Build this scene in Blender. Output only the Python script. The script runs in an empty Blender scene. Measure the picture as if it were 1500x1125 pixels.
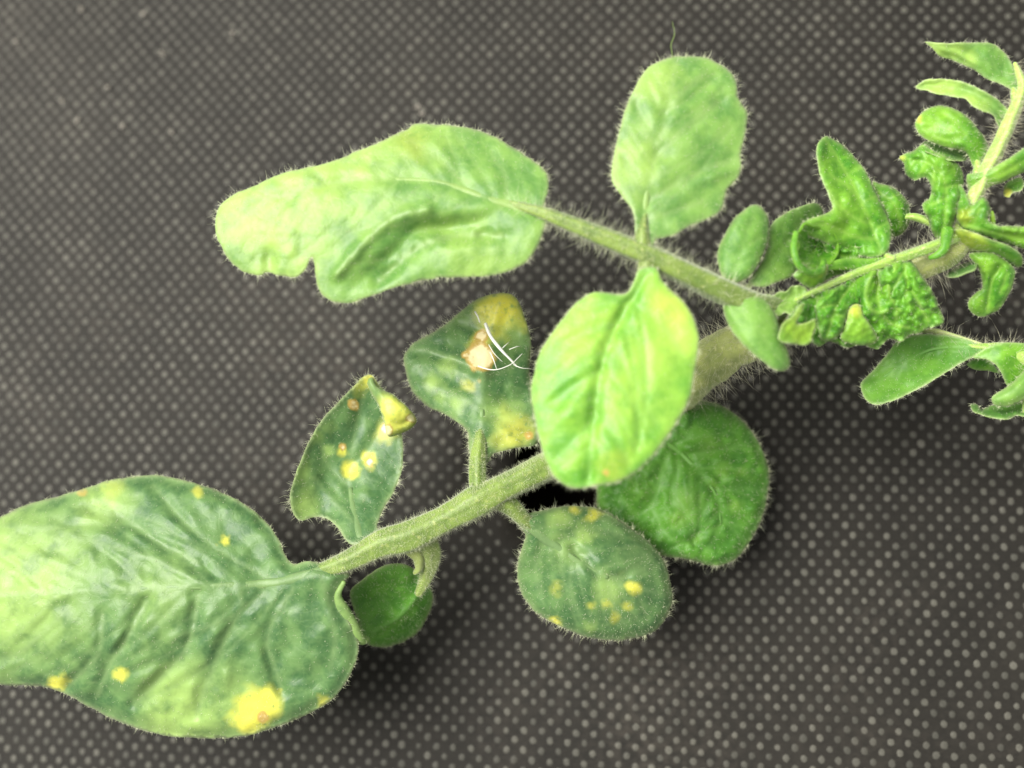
import bpy, math, random
import numpy as np
from mathutils import Vector, Matrix, Euler
from mathutils.geometry import delaunay_2d_cdt

# ------------------------------------------------------------------ camera, world, light, exposure
S = bpy.context.scene
MM = 0.001
W0, H0, FOV = 1500.0, 1125.0, math.radians(55.0)
FPX = W0 / 2 / math.tan(FOV / 2)
CAM_Z = 117.0 * MM
TX, TY = 0.1748, 0.1018
cx, sx, cy, sy = math.cos(TX), math.sin(TX), math.cos(TY), math.sin(TY)
ROT = np.array([[1, 0, 0], [0, cx, -sx], [0, sx, cx]]) @ np.array([[cy, 0, sy], [0, 1, 0], [-sy, 0, cy]])
cam_data = bpy.data.cameras.new('camera')
cam = bpy.data.objects.new('camera', cam_data)
S.collection.objects.link(cam)
cam.matrix_world = Matrix.Translation((0, 0, CAM_Z)) @ Matrix(ROT.tolist()).to_4x4()
cam_data.sensor_width = 36.0
cam_data.angle = FOV
cam_data.clip_start, cam_data.clip_end = 0.002, 20.0
cam_data.dof.use_dof = True
cam_data.dof.focus_distance = 0.0975
cam_data.dof.aperture_fstop = cam_data.lens / 2.8
S.camera = cam

world = bpy.data.worlds.new('World'); S.world = world; world.use_nodes = True
bg = world.node_tree.nodes['Background']
bg.inputs['Color'].default_value = (1.0, 0.985, 0.95, 1); bg.inputs['Strength'].default_value = 0.40

def area(name, loc, target, sx_, sy_, watts, col):
    d = bpy.data.lights.new(name, 'AREA'); d.shape = 'RECTANGLE'; d.size, d.size_y = sx_, sy_
    d.energy = watts; d.color = col
    o = bpy.data.objects.new(name, d); S.collection.objects.link(o)
    o.location = loc
    o.rotation_euler = (Vector(target) - Vector(loc)).to_track_quat('-Z', 'Y').to_euler()
    return o
area('window_light', (-0.38, 0.15, 0.70), (0, 0, 0.02), 0.62, 0.55, 12.0, (1.0, 0.97, 0.90))

S.view_settings.view_transform = 'Standard'; S.view_settings.look = 'None'
S.view_settings.exposure = 0.70; S.view_settings.gamma = 1.0
S.render.engine = 'CYCLES'
S.cycles.use_denoising = True

# ------------------------------------------------------------------ helpers: points, noise, splines
random.seed(5); RNG = np.random.default_rng(11)

def P(x, y, h):
    """photo position + height above the fabric (mm) -> world point (m)"""
    x, y, h = np.broadcast_arrays(np.asarray(x, float), np.asarray(y, float), np.asarray(h, float))
    h = np.where(h > 24, 24 + (h - 24) * .7, h)
    k = np.clip((x - 1130) / 130, 0, 1); h = h - 5.0 * k * k * (3 - 2 * k) * np.clip(h / 25, 0, 1)   # the shoot tip leans down a little
    r = np.stack([(x - W0 / 2) / FPX, -(y - H0 / 2) / FPX, -np.ones_like(x)], -1) @ ROT.T
    t = (h * MM - CAM_Z) / r[..., 2]
    return r * t[..., None] + np.array([0, 0, CAM_Z])

def pxsize(h):
    return (CAM_Z - h * MM) / FPX / 0.97

def vnoise(x, y, seed=0):
    xi, yi = np.floor(x).astype(np.int64), np.floor(y).astype(np.int64)
    fx, fy = x - xi, y - yi
    fx, fy = fx * fx * (3 - 2 * fx), fy * fy * (3 - 2 * fy)
    def hsh(a, b):
        n = (a * 374761393 + b * 668265263 + seed * 974711) & 0xffffffff
        n = ((n ^ (n >> 13)) * 1274126177) & 0xffffffff
        return ((n ^ (n >> 16)) & 0xffff) / 65535.0 * 2 - 1
    a, b, c, d = hsh(xi, yi), hsh(xi + 1, yi), hsh(xi, yi + 1), hsh(xi + 1, yi + 1)
    return (a * (1 - fx) + b * fx) * (1 - fy) + (c * (1 - fx) + d * fx) * fy

def fbm(x, y, seed=0, o=3):
    s, a = 0, 1.0
    for i in range(o):
        s = s + a * vnoise(x * 2 ** i + 7.3 * i, y * 2 ** i - 3.1 * i, seed + i); a *= 0.5
    return s / 1.75

def catmull(pts, closed=False, step=3.5):
    p = np.asarray(pts, float); n = len(p); out = []
    rng = range(n) if closed else range(n - 1)
    for i in rng:
        p1, p2 = p[i], p[(i + 1) % n]
        p0 = p[(i - 1) % n] if (closed or i > 0) else 2 * p1 - p2
        p3 = p[(i + 2) % n] if (closed or i < n - 2) else 2 * p2 - p1
        k = max(1, int(round(np.linalg.norm((p2 - p1)[:2]) / step)))
        for t in np.arange(k) / k:
            out.append(0.5 * ((2 * p1) + (p2 - p0) * t + (2 * p0 - 5 * p1 + 4 * p2 - p3) * t * t + (3 * p1 - p0 - 3 * p2 + p3) * t ** 3))
    if not closed: out.append(p[-1])
    return np.array(out)

def seg_dist(q, line, closed=False):
    a = line; b = np.roll(line, -1, 0)
    if not closed: a, b = a[:-1], b[:-1]
    best = np.full(len(q), 1e9)
    for i in range(0, len(a), 40):
        A, B = a[i:i + 40], b[i:i + 40]
        d = B - A; L = (d * d).sum(1) + 1e-9
        w = q[:, None, :] - A[None]
        t = np.clip((w * d[None]).sum(2) / L, 0, 1)
        best = np.minimum(best, np.sqrt(((w - t[..., None] * d[None]) ** 2).sum(2)).min(1))
    return best

def inside(q, poly):
    r = np.zeros(len(q), bool); n = len(poly)
    for i in range(n):
        (x1, y1), (x2, y2) = poly[i], poly[(i + 1) % n]
        if y1 == y2: continue
        c = ((y1 > q[:, 1]) != (y2 > q[:, 1])) & (q[:, 0] < (x2 - x1) * (q[:, 1] - y1) / (y2 - y1) + x1)
        r ^= c
    return r

def tps(ctrl):
    c = np.asarray(ctrl, float); n = len(c); xy = c[:, :2] / 100.0
    def U(r2): return r2 * np.log(r2 + 1e-9)
    if n < 3:
        m = c[:, 2].mean(); return lambda x, y: np.full_like(np.asarray(x, float), m)
    K = U(((xy[:, None] - xy[None]) ** 2).sum(2)) + 0.02 * np.eye(n)
    Q = np.hstack([np.ones((n, 1)), xy]); A = np.zeros((n + 3, n + 3))
    A[:n, :n] = K; A[:n, n:] = Q; A[n:, :n] = Q.T; A[n:, n:] -= 1e-6 * np.eye(3)
    s = np.linalg.solve(A, np.concatenate([c[:, 2], np.zeros(3)]))
    def f(x, y):
        q = np.stack([np.ravel(x), np.ravel(y)], 1) / 100.0
        v = U(((q[:, None] - xy[None]) ** 2).sum(2)) @ s[:n] + s[n] + q @ s[n + 1:]
        return v.reshape(np.shape(x))
    return f

def auto_veins(mid, outline, n=5, ang=52, depth=0.35, width=5.0, frac=0.86, start=0.12, end=0.9, seed=0):
    """side veins leaving the midrib in uneven pairs and bending towards the tip"""
    rr = random.Random(seed); m = catmull(mid, step=4); L = len(m); res = []
    poly = catmull(outline, True, 8)
    for side in (-1, 1):
        for k in range(n):
            t = start + (end - start) * (k + 0.5 * (side > 0) * 0.7 + rr.uniform(-.15, .15)) / n
            i = int(min(L - 2, max(0, t * L))); d = m[i + 1] - m[i]; a = math.atan2(d[1], d[0]) + side * math.radians(ang + rr.uniform(-6, 6))
            p = m[i].copy(); pts = [p.copy()]
            while len(pts) < 90:
                a -= side * 0.012; p = p + 5 * np.array([math.cos(a), math.sin(a)])
                if not inside(p[None], poly)[0]: break
                pts.append(p.copy())
            pts = pts[:max(2, int(len(pts) * frac))]
            if len(pts) > 3: res.append((np.array(pts), depth, width))
    return res

# ------------------------------------------------------------------ mesh accumulation
MK = .0250
VD, VW = 0.75, 1.5
ATTR = ('vein', 'yellow', 'tan', 'pale', 'edge', 'under')

class Acc:
    """collects surfaces and hairs of ONE leaflet or stalk, built into one mesh"""
    def __init__(s): s.v, s.f, s.m, s.a, s.n = [], [], [], {k: [] for k in ATTR}, 0
    def add(s, v, f, mat=0, **attr):
        v = np.asarray(v, float)
        s.v.append(v); s.f += [tuple(int(i) + s.n for i in q) for q in f]; s.m += [mat] * len(f)
        for k in ATTR: s.a[k].append(np.broadcast_to(attr.get(k, 0.0), (len(v),)).astype(float))
        s.n += len(v)
    def hairs(s, base, dirs, length, rad=0.018 * MM, bend=0.3):
        n = len(base)
        if n == 0: return
        d = dirs / (np.linalg.norm(dirs, axis=1, keepdims=True) + 1e-12)
        t = np.cross(d, RNG.normal(size=(n, 3))); t /= np.linalg.norm(t, axis=1, keepdims=True) + 1e-12
        b = np.cross(d, t); L = np.asarray(length)[:, None]
        side = t * RNG.normal(size=(n, 1)) * bend
        mid = base + d * L * 0.5; tip = base + (d + side) * L
        V = []
        for k in range(3):
            c, q = math.cos(2.094 * k), math.sin(2.094 * k); V.append(base - d * 0.02 * MM + (t * c + b * q) * rad)
        for k in range(3):
            c, q = math.cos(2.094 * k), math.sin(2.094 * k); V.append(mid + (t * c + b * q) * rad * 0.6)
        V.append(tip)
        V = np.stack(V, 1).reshape(-1, 3); F = []
        for i in range(n):
            o = 7 * i
            for k in range(3):
                j = (k + 1) % 3
                F.append((o + k, o + j, o + 3 + j, o + 3 + k)); F.append((o + 3 + k, o + 3 + j, o + 6))
        s.add(V, F, 1)

def tri_normals(v, f):
    f = np.asarray(f); n = np.cross(v[f[:, 1]] - v[f[:, 0]], v[f[:, 2]] - v[f[:, 0]])
    vn = np.zeros_like(v)
    for k in range(3): np.add.at(vn, f[:, k], n)
    return vn / (np.linalg.norm(vn, axis=1, keepdims=True) + 1e-15), n

def sheet(acc, outline, H, veins=(), spots=(), rough=0.25, rscale=26.0, edge=(7.0, 0.5), step=3.6, thick=0.16,
          hair=(9.0, 0.55, 6.0, 0.012), jitter=0.8, seed=0, relief=(), under=0.0, fr=3, midrib=None, flat=1.0, mpale=.08):
    """a leaf blade: outline in photo px, heights H [(x,y,mm)], raised or sunken veins, spots of yellow / tan / pale tissue, some pale ones including painted gloss
    hair = (edge hair length px, hairs per edge px, surface hair length px, surface hairs per px2)"""
    hf = tps([(a_, b_, HM + (c_ - HM) * flat) for HM in (sum(p[2] for p in H) / len(H),) for a_, b_, c_ in H])
    bd = catmull(outline, True, step)
    nn = fbm(bd[:, 0] / 14.0, bd[:, 1] / 14.0, seed + 40)
    c = bd.mean(0); dd = np.roll(bd, -1, 0) - np.roll(bd, 1, 0); nrm = np.stack([dd[:, 1], -dd[:, 0]], 1); nrm /= np.linalg.norm(nrm, axis=1, keepdims=True) + 1e-9
    bd = bd + nrm * (nn * jitter * 1.6)[:, None]
    lo, hi = bd.min(0), bd.max(0)
    gx, gy = np.meshgrid(np.arange(lo[0], hi[0], step), np.arange(lo[1], hi[1], step * 0.87))
    gx = gx + (np.arange(gx.shape[0]) % 2)[:, None] * step * 0.5
    g = np.stack([gx.ravel(), gy.ravel()], 1) + RNG.uniform(-.25, .25, (gx.size, 2)) * step
    g = g[inside(g, bd)]; g = g[seg_dist(g, bd, True) > step * 0.55]
    pts = np.vstack([bd, g]); n = len(bd)
    ov, oe, of, *_ = delaunay_2d_cdt([Vector(p) for p in pts], [(i, (i + 1) % n) for i in range(n)], [], 1, 1e-5)
    q = np.array([(p.x, p.y) for p in ov]); F = np.array([f for f in of if len(f) == 3])
    de = seg_dist(q, bd, True)
    h = hf(q[:, 0], q[:, 1])
    vein = np.zeros(len(q)); vmin = np.full(len(q), 1e9)
    for line, depth, width in veins:
        l = catmull(line, step=5) if len(line) < 30 else np.asarray(line)
        d = seg_dist(q, l); fade = np.clip(de / 12.0, 0.15, 1)
        mod = 0.75 + 0.6 * fbm(q[:, 0] / 21.0 + depth * 9, q[:, 1] / 21.0, seed + 17, 2)
        h = h - depth * VD * mod * np.exp(-(d / (width * VW)) ** 2) * fade
        vein = np.maximum(vein, np.exp(-(d / (width * 0.42 + 0.8)) ** 2) * min(1.0, 0.45 + abs(depth) * 0.6)); vmin = np.minimum(vmin, d)
    for x0, y0, rx, ry, a, amt in relief:               # local swellings and hollows: centre, radii, turn, height
        ca, sa = math.cos(math.radians(a)), math.sin(math.radians(a))
        u, v = (q[:, 0] - x0) * ca + (q[:, 1] - y0) * sa, -(q[:, 0] - x0) * sa + (q[:, 1] - y0) * ca
        h = h + amt * np.exp(-(u / rx) ** 2 - (v / ry) ** 2)
    puff = np.clip(vmin / 14.0, 0.2, 1) if len(veins) else 1.0
    h = h + rough * fbm(q[:, 0] / rscale, q[:, 1] / rscale, seed, fr) * puff
    h = h - edge[1] * np.exp(-(de / edge[0]) ** 2)
    yel = np.zeros(len(q)); tan = np.zeros(len(q)); pale = np.zeros(len(q))
    for x0, y0, r, kind, amt in spots:
        d = np.hypot(q[:, 0] - x0, q[:, 1] - y0) * (1 + 0.55 * fbm(q[:, 0] / (r * .95) + x0, q[:, 1] / (r * .95), seed + 3, 2))
        w = amt * np.clip((1.3 - d / r) * (1.35 if kind in 'tb' else 1.15 if kind == 'y' else 1.0), 0, 1)
        w = np.clip(w, 0, 1)
        if kind == 'y': yel = np.maximum(yel, w)
        elif kind == 't': tan = np.maximum(tan, w)
        elif kind == 'b': tan = np.maximum(tan, w); yel = np.maximum(yel, w * .3)
        else: pale = np.maximum(pale, w)
    V = P(q[:, 0], q[:, 1], h)
    N, fn = tri_normals(V, F)
    if fn[:, 2].sum() < 0: F = F[:, ::-1]; N, fn = tri_normals(V, F)
    m = len(V); taper = np.clip(de / 3.0, 0.35, 1)[:, None]
    B = V - N * thick * MM * taper
    ec = {}
    for f in F:
        for k in range(3):
            e = (f[k], f[(k + 1) % 3]); ec[e] = 1
    bnd = [e for e in ec if (e[1], e[0]) not in ec]
    faces = [tuple(f) for f in F] + [tuple(f[::-1] + m) for f in F] + [(b, a, a + m, b + m) for a, b in bnd]
    at = dict(vein=np.r_[vein, vein * .6], yellow=np.r_[yel, yel], tan=np.r_[tan, tan * .6], pale=np.r_[pale, pale],
              edge=np.r_[np.exp(-de / 2.6), np.exp(-de / 2.6)], under=np.r_[np.full(m, under), np.ones(m)])
    acc.add(np.vstack([V, B]), faces, 0, **at)
    if midrib:
        ml, r0, r1 = midrib; c = catmull(ml, step=5)
        hh = np.array([h[np.argsort(((q - p) ** 2).sum(1))[:6]].mean() for p in c])
        hh = np.convolve(np.pad(hh, 4, 'edge'), np.ones(9) / 9, 'valid'); rr = np.linspace(r0, r1, len(c))
        tube(acc, np.c_[c, hh - rr * MK * np.linspace(1, 1.45, len(rr)), rr], ring=14, ridges=3, ridge=.05, hair=(0, 0), flat=.5, step=5, lump=.2, seed=seed, vn=1.0, pale=mpale)
    # hairs: a fringe along the edge, short down over the blade
    px = pxsize(h.mean())
    if hair[1] > 0 and bnd:
        A = np.array(bnd); k = int(hair[1] * 2.4 * len(A) * step)
        wt = RNG.gamma(1.2, 1.0, len(A)) + .15; s = RNG.choice(len(A), k, p=wt / wt.sum()); t = RNG.random((k, 1))
        base = V[A[s, 0]] * (1 - t) + V[A[s, 1]] * t
        tang = V[A[s, 1]] - V[A[s, 0]]; nn_ = N[A[s, 0]]; out = np.cross(tang, nn_); out /= np.linalg.norm(out, axis=1, keepdims=True) + 1e-12
        tl = np.linalg.norm(tang, axis=1, keepdims=True) + 1e-12
        d = out + nn_ * RNG.normal(0.15, .45, (k, 1)) + tang / tl * RNG.normal(0, .4, (k, 1))
        acc.hairs(base, d, hair[0] * .50 * px * RNG.gamma(1.7, 1 / 1.7, k).clip(.15, 3.2) * (.7 + .6 * RNG.random(len(A))[s]), 0.0135 * MM)
    if hair[3] > 0:
        ar = np.linalg.norm(fn, axis=1); k = int(hair[3] * 2.2 * len(F) * step * step * 0.43)
        s = RNG.choice(len(F), k, p=ar / ar.sum()); r1, r2 = RNG.random((2, k, 1)); w = r1 + r2 > 1; r1 = np.where(w, 1 - r1, r1); r2 = np.where(w, 1 - r2, r2)
        f = F[s]; base = V[f[:, 0]] + (V[f[:, 1]] - V[f[:, 0]]) * r1 + (V[f[:, 2]] - V[f[:, 0]]) * r2
        d = N[f[:, 0]] + RNG.normal(0, .55, (k, 3))
        acc.hairs(base, d, hair[2] * .5 * px * RNG.gamma(3.0, 1 / 3.0, k).clip(.3, 2.2), 0.015 * MM)
    return hf

def tube(acc, pts, ring=18, ridges=5, ridge=0.10, step=3.5, hair=(12.0, 0.03), flat=1.0, pale=0.0, seed=0, lump=0.05, vn=None):
    """a stalk: pts (x, y, h_mm, radius_px), a furrowed cross-section swept along a spline"""
    c = catmull(np.asarray(pts, float), False, step)
    C = P(c[:, 0], c[:, 1], c[:, 2]); R = c[:, 3] * pxsize(c[:, 2]); n = len(C)
    T = np.gradient(C, axis=0); T /= np.linalg.norm(T, axis=1, keepdims=True)
    up = np.array([0, 0, 1.0]); V = []; ang = np.arange(ring) / ring * 2 * math.pi; NN = []
    for i in range(n):
        sd = np.cross(T[i], up); l = np.linalg.norm(sd); sd = sd / l if l > 0.05 else np.array([1.0, 0, 0])
        u = np.cross(sd, T[i])
        rr = R[i] * (1 + ridge * np.cos(ang * ridges + 0.6 * math.sin(i * .05)) + lump * fbm(ang * 1.3 + seed, np.full(ring, i * step / 18.0), seed, 2))
        o = np.cos(ang)[:, None] * sd + (np.sin(ang) * flat)[:, None] * u
        V.append(C[i] + rr[:, None] * o); NN.append(o)
    V = np.array(V); NN = np.array(NN); F = []
    for i in range(n - 1):
        for k in range(ring):
            j = (k + 1) % ring
            F.append((i * ring + k, i * ring + j, (i + 1) * ring + j, (i + 1) * ring + k))
    F = [f[::-1] for f in F]
    flatV = V.reshape(-1, 3); m = len(flatV)
    VV = np.vstack([flatV, C[0] - T[0] * R[0] * .5, C[-1] + T[-1] * R[-1] * .5])
    for k in range(ring):
        j = (k + 1) % ring
        F.append((m, j, k)[::-1]); F.append((m + 1, (n - 1) * ring + k, (n - 1) * ring + j)[::-1])
    rid = np.tile(0.5 + 0.5 * np.cos(ang * ridges), n)
    acc.add(VV, F, 0, vein=np.r_[rid, 0, 0] * 0.8 if vn is None else vn, pale=pale)
    if hair[1] > 0:
        seglen = np.linalg.norm(np.diff(c[:, :2], axis=0), axis=1)
        k = int(hair[1] * (seglen * c[:-1, 3] * 2 * math.pi).sum())
        i = RNG.choice(n - 1, k, p=seglen * c[:-1, 3] / (seglen * c[:-1, 3]).sum()); a = RNG.integers(0, ring, k)
        t = RNG.random((k, 1)); base = V[i, a] * (1 - t) + V[i + 1, a] * t
        t2 = RNG.random((k, 1)); base = base * (1 - t2) + (V[i, (a + 1) % ring]) * t2
        d = NN[i, a] + RNG.normal(0, .35, (k, 3))
        acc.hairs(base, d, hair[0] * pxsize(c[:, 2].mean()) * RNG.gamma(2.5, 1 / 2.5, k).clip(.2, 2.6), 0.013 * MM, .25)

def link(name, me, mats, parent, origin):
    o = bpy.data.objects.new(name, me); S.collection.objects.link(o)
    for m in mats: me.materials.append(m)
    o.location = Vector(origin) - (Vector(parent['o_']) if parent is not None else Vector((0, 0, 0)))
    o.parent = parent; o['o_'] = list(map(float, origin))
    return o

def finish(acc, name, mats, parent=None, origin=(0, 0, 0)):
    v = np.vstack(acc.v) - np.asarray(origin)
    me = bpy.data.meshes.new(name); me.from_pydata(v.tolist(), [], acc.f)
    me.polygons.foreach_set('material_index', acc.m); me.polygons.foreach_set('use_smooth', [True] * len(acc.f))
    for k in ATTR:
        a = np.concatenate(acc.a[k])
        at = me.attributes.new(k, 'FLOAT', 'POINT'); at.data.foreach_set('value', a.astype(np.float32))
    me.update()
    return link(name, me, mats, parent, origin)

# ------------------------------------------------------------------ materials
def nodes(name):
    m = bpy.data.materials.new(name); m.use_nodes = True; t = m.node_tree
    for n in list(t.nodes): t.nodes.remove(n)
    return m, t, t.links
def N_(t, kind, **kw):
    n = t.nodes.new(kind)
    for k, v in kw.items(): setattr(n, k, v)
    return n
def mixc(t, fac, a, b, blend='MIX'):
    n = t.nodes.new('ShaderNodeMix'); n.data_type = 'RGBA'; n.blend_type = blend
    for i, v in ((0, fac), (6, a), (7, b)):
        if hasattr(v, 'links'): t.links.new(v, n.inputs[i])
        elif i == 0: n.inputs[0].default_value = v
        else: n.inputs[i].default_value = (*v, 1)
    return n.outputs[2]
def mul(t, a, k, op='MULTIPLY', clamp=False):
    n = N_(t, 'ShaderNodeMath', operation=op, use_clamp=clamp)
    for i, v in ((0, a), (1, k)):
        if hasattr(v, 'links'): t.links.new(v, n.inputs[i])
        else: n.inputs[i].default_value = v
    return n.outputs[0]
def attr(t, name):
    n = N_(t, 'ShaderNodeAttribute', attribute_name=name); return n.outputs['Fac']
def noise(t, co, scale, detail=4, rough=.55):
    n = N_(t, 'ShaderNodeTexNoise'); n.inputs['Scale'].default_value = scale; n.inputs['Detail'].default_value = detail; n.inputs['Roughness'].default_value = rough
    t.links.new(co, n.inputs['Vector']); return n.outputs['Fac']
def ramp(t, f, lo, hi):
    n = N_(t, 'ShaderNodeMapRange', interpolation_type='SMOOTHSTEP'); n.inputs[1].default_value = lo; n.inputs[2].default_value = hi
    t.links.new(f, n.inputs[0]); return n.outputs[0]

def leaf_mat(name, dark, light, pale=(.42, .58, .14), veinc=(.30, .44, .16), under=(.30, .42, .10), transl=.30, gloss=.42, sheen=.25, mott=420):
    m, t, L = nodes(name)
    co = N_(t, 'ShaderNodeTexCoord').outputs['Object']
    n1 = ramp(t, noise(t, co, mott, 3), .36, .66); n2 = noise(t, co, 2600, 3)
    c = mixc(t, n1, dark, light)
    c = mixc(t, mul(t, ramp(t, n2, .45, .75), .35), c, light)
    # fine net of small veins
    vo = N_(t, 'ShaderNodeTexVoronoi', feature='DISTANCE_TO_EDGE'); vo.inputs['Scale'].default_value = 900
    wc = N_(t, 'ShaderNodeVectorMath', operation='ADD'); nz = N_(t, 'ShaderNodeTexNoise'); nz.inputs['Scale'].default_value = 700
    sc = N_(t, 'ShaderNodeVectorMath', operation='SCALE'); sc.inputs['Scale'].default_value = .0009
    L.new(co, nz.inputs['Vector']); L.new(nz.outputs['Color'], sc.inputs[0]); L.new(co, wc.inputs[0]); L.new(sc.outputs[0], wc.inputs[1]); L.new(wc.outputs[0], vo.inputs['Vector'])
    net = N_(t, 'ShaderNodeMapRange'); net.inputs[1].default_value = 0; net.inputs[2].default_value = .12; net.inputs[3].default_value = 1; net.inputs[4].default_value = 0
    L.new(vo.outputs['Distance'], net.inputs[0])
    c = mixc(t, mul(t, net.outputs[0], .10), c, veinc)
    c = mixc(t, mul(t, attr(t, 'pale'), ramp(t, noise(t, co, 420, 4), .08, .6)), c, pale)
    c = mixc(t, mul(t, attr(t, 'vein'), .45), c, veinc)
    c = mixc(t, mul(t, attr(t, 'yellow'), ramp(t, noise(t, co, 1500, 3), .15, .5)), c, (.84, .79, .10))
    ta = attr(t, 'tan'); c = mixc(t, ramp(t, ta, .05, .45), c, (.52, .36, .09)); c = mixc(t, ramp(t, mul(t, ta, mul(t, n2, .5, 'ADD')), .40, .72), c, (.90, .77, .45))
    c = mixc(t, mul(t, attr(t, 'edge'), .45), c, (.50, .56, .30))
    c = mixc(t, mul(t, attr(t, 'under'), .75), c, under)
    b = N_(t, 'ShaderNodeBump'); b.inputs['Strength'].default_value = .22; b.inputs['Distance'].default_value = .00012
    hsum = mul(t, mul(t, n2, .9), mul(t, net.outputs[0], -.3), 'ADD'); L.new(hsum, b.inputs['Height'])
    p = N_(t, 'ShaderNodeBsdfPrincipled'); L.new(c, p.inputs['Base Color']); L.new(b.outputs[0], p.inputs['Normal'])
    rg = N_(t, 'ShaderNodeMapRange'); rg.inputs[3].default_value = gloss - .08; rg.inputs[4].default_value = gloss + .18; L.new(n2, rg.inputs[0]); L.new(rg.outputs[0], p.inputs['Roughness'])
    p.inputs['Specular IOR Level'].default_value = .42
    p.inputs['Sheen Weight'].default_value = sheen; p.inputs['Sheen Roughness'].default_value = .5; p.inputs['Sheen Tint'].default_value = (.9, 1, .8, 1)
    tr = N_(t, 'ShaderNodeBsdfTranslucent'); L.new(mixc(t, 1.0, c, (1.0, 1.15, .55), 'MULTIPLY'), tr.inputs['Color']); L.new(b.outputs[0], tr.inputs['Normal'])
    mx = N_(t, 'ShaderNodeMixShader'); mx.inputs[0].default_value = transl; L.new(p.outputs[0], mx.inputs[1]); L.new(tr.outputs[0], mx.inputs[2])
    o = N_(t, 'ShaderNodeOutputMaterial'); L.new(mx.outputs[0], o.inputs['Surface'])
    return m

def stalk_mat(name, base, ridge, pale):
    m, t, L = nodes(name)
    co = N_(t, 'ShaderNodeTexCoord').outputs['Object']; n2 = noise(t, co, 2200, 4); n1 = noise(t, co, 500, 3)
    c = mixc(t, ramp(t, n1, .3, .7), base, ridge); c = mixc(t, mul(t, attr(t, 'vein'), .6), c, ridge); c = mixc(t, ramp(t, n2, .55, .8), c, pale)
    c = mixc(t, attr(t, 'pale'), c, pale)
    b = N_(t, 'ShaderNodeBump'); b.inputs['Strength'].default_value = .5; b.inputs['Distance'].default_value = .00015; L.new(n2, b.inputs['Height'])
    p = N_(t, 'ShaderNodeBsdfPrincipled'); L.new(c, p.inputs['Base Color']); L.new(b.outputs[0], p.inputs['Normal']); p.inputs['Roughness'].default_value = .5
    p.inputs['Subsurface Weight'].default_value = .25; p.inputs['Subsurface Radius'].default_value = (.0006, .0008, .0003); p.inputs['Subsurface Scale'].default_value = 1.0
    p.inputs['Sheen Weight'].default_value = .3
    o = N_(t, 'ShaderNodeOutputMaterial'); L.new(p.outputs[0], o.inputs['Surface'])
    return m

def plain(name, col, rough=.6, spec=.3, transl=0.0):
    m, t, L = nodes(name)
    co = N_(t, 'ShaderNodeTexCoord').outputs['Object']; n = noise(t, co, 1500, 3)
    c = mixc(t, n, tuple(v * .8 for v in col), tuple(min(1, v * 1.15) for v in col))
    p = N_(t, 'ShaderNodeBsdfPrincipled'); L.new(c, p.inputs['Base Color']); p.inputs['Roughness'].default_value = rough; p.inputs['Specular IOR Level'].default_value = spec
    o = N_(t, 'ShaderNodeOutputMaterial'); s = p.outputs[0]
    if transl:
        tr = N_(t, 'ShaderNodeBsdfTranslucent'); L.new(c, tr.inputs['Color']); mx = N_(t, 'ShaderNodeMixShader'); mx.inputs[0].default_value = transl
        L.new(s, mx.inputs[1]); L.new(tr.outputs[0], mx.inputs[2]); s = mx.outputs[0]
    L.new(s, o.inputs['Surface']); return m

M_hair = plain('leaf_hair', (.78, .82, .58), .45, .4, .4)
M_hair_w = plain('stem_hair', (.84, .82, .62), .45, .4, .4)
M_old = leaf_mat('older_leaf', (.055, .142, .044), (.130, .250, .078), pale=(.36, .53, .14), veinc=(.25, .37, .15), gloss=.36, sheen=.10)
M_deep = leaf_mat('deep_green_leaf', (.055, .20, .018), (.11, .31, .03), pale=(.22, .44, .06), veinc=(.20, .42, .10), gloss=.45, sheen=.04)
M_lime = leaf_mat('yellowing_leaf', (.11, .33, .028), (.235, .48, .05), pale=(.39, .61, .09), veinc=(.26, .50, .12), gloss=.36, sheen=.10)
M_upper = leaf_mat('pale_green_leaf', (.10, .245, .046), (.195, .37, .074), pale=(.36, .53, .11), veinc=(.28, .40, .15), gloss=.36, sheen=.15)
M_young = leaf_mat('young_leaf', (.055, .225, .012), (.135, .37, .025), pale=(.36, .60, .05), veinc=(.34, .56, .10), gloss=.36, sheen=.05, mott=900)
M_small = leaf_mat('small_leaflet', (.095, .25, .04), (.17, .36, .06), pale=(.36, .56, .10), veinc=(.26, .44, .12), gloss=.45, sheen=.08, mott=700)
M_stalk = stalk_mat('leaf_stalk', (.080, .140, .018), (.17, .25, .04), (.34, .38, .12))
M_stem = stalk_mat('hairy_stem', (.15, .21, .03), (.33, .38, .09), (.60, .60, .30))
M_youngstem = stalk_mat('young_stem', (.17, .32, .04), (.31, .46, .08), (.56, .60, .28))

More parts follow.
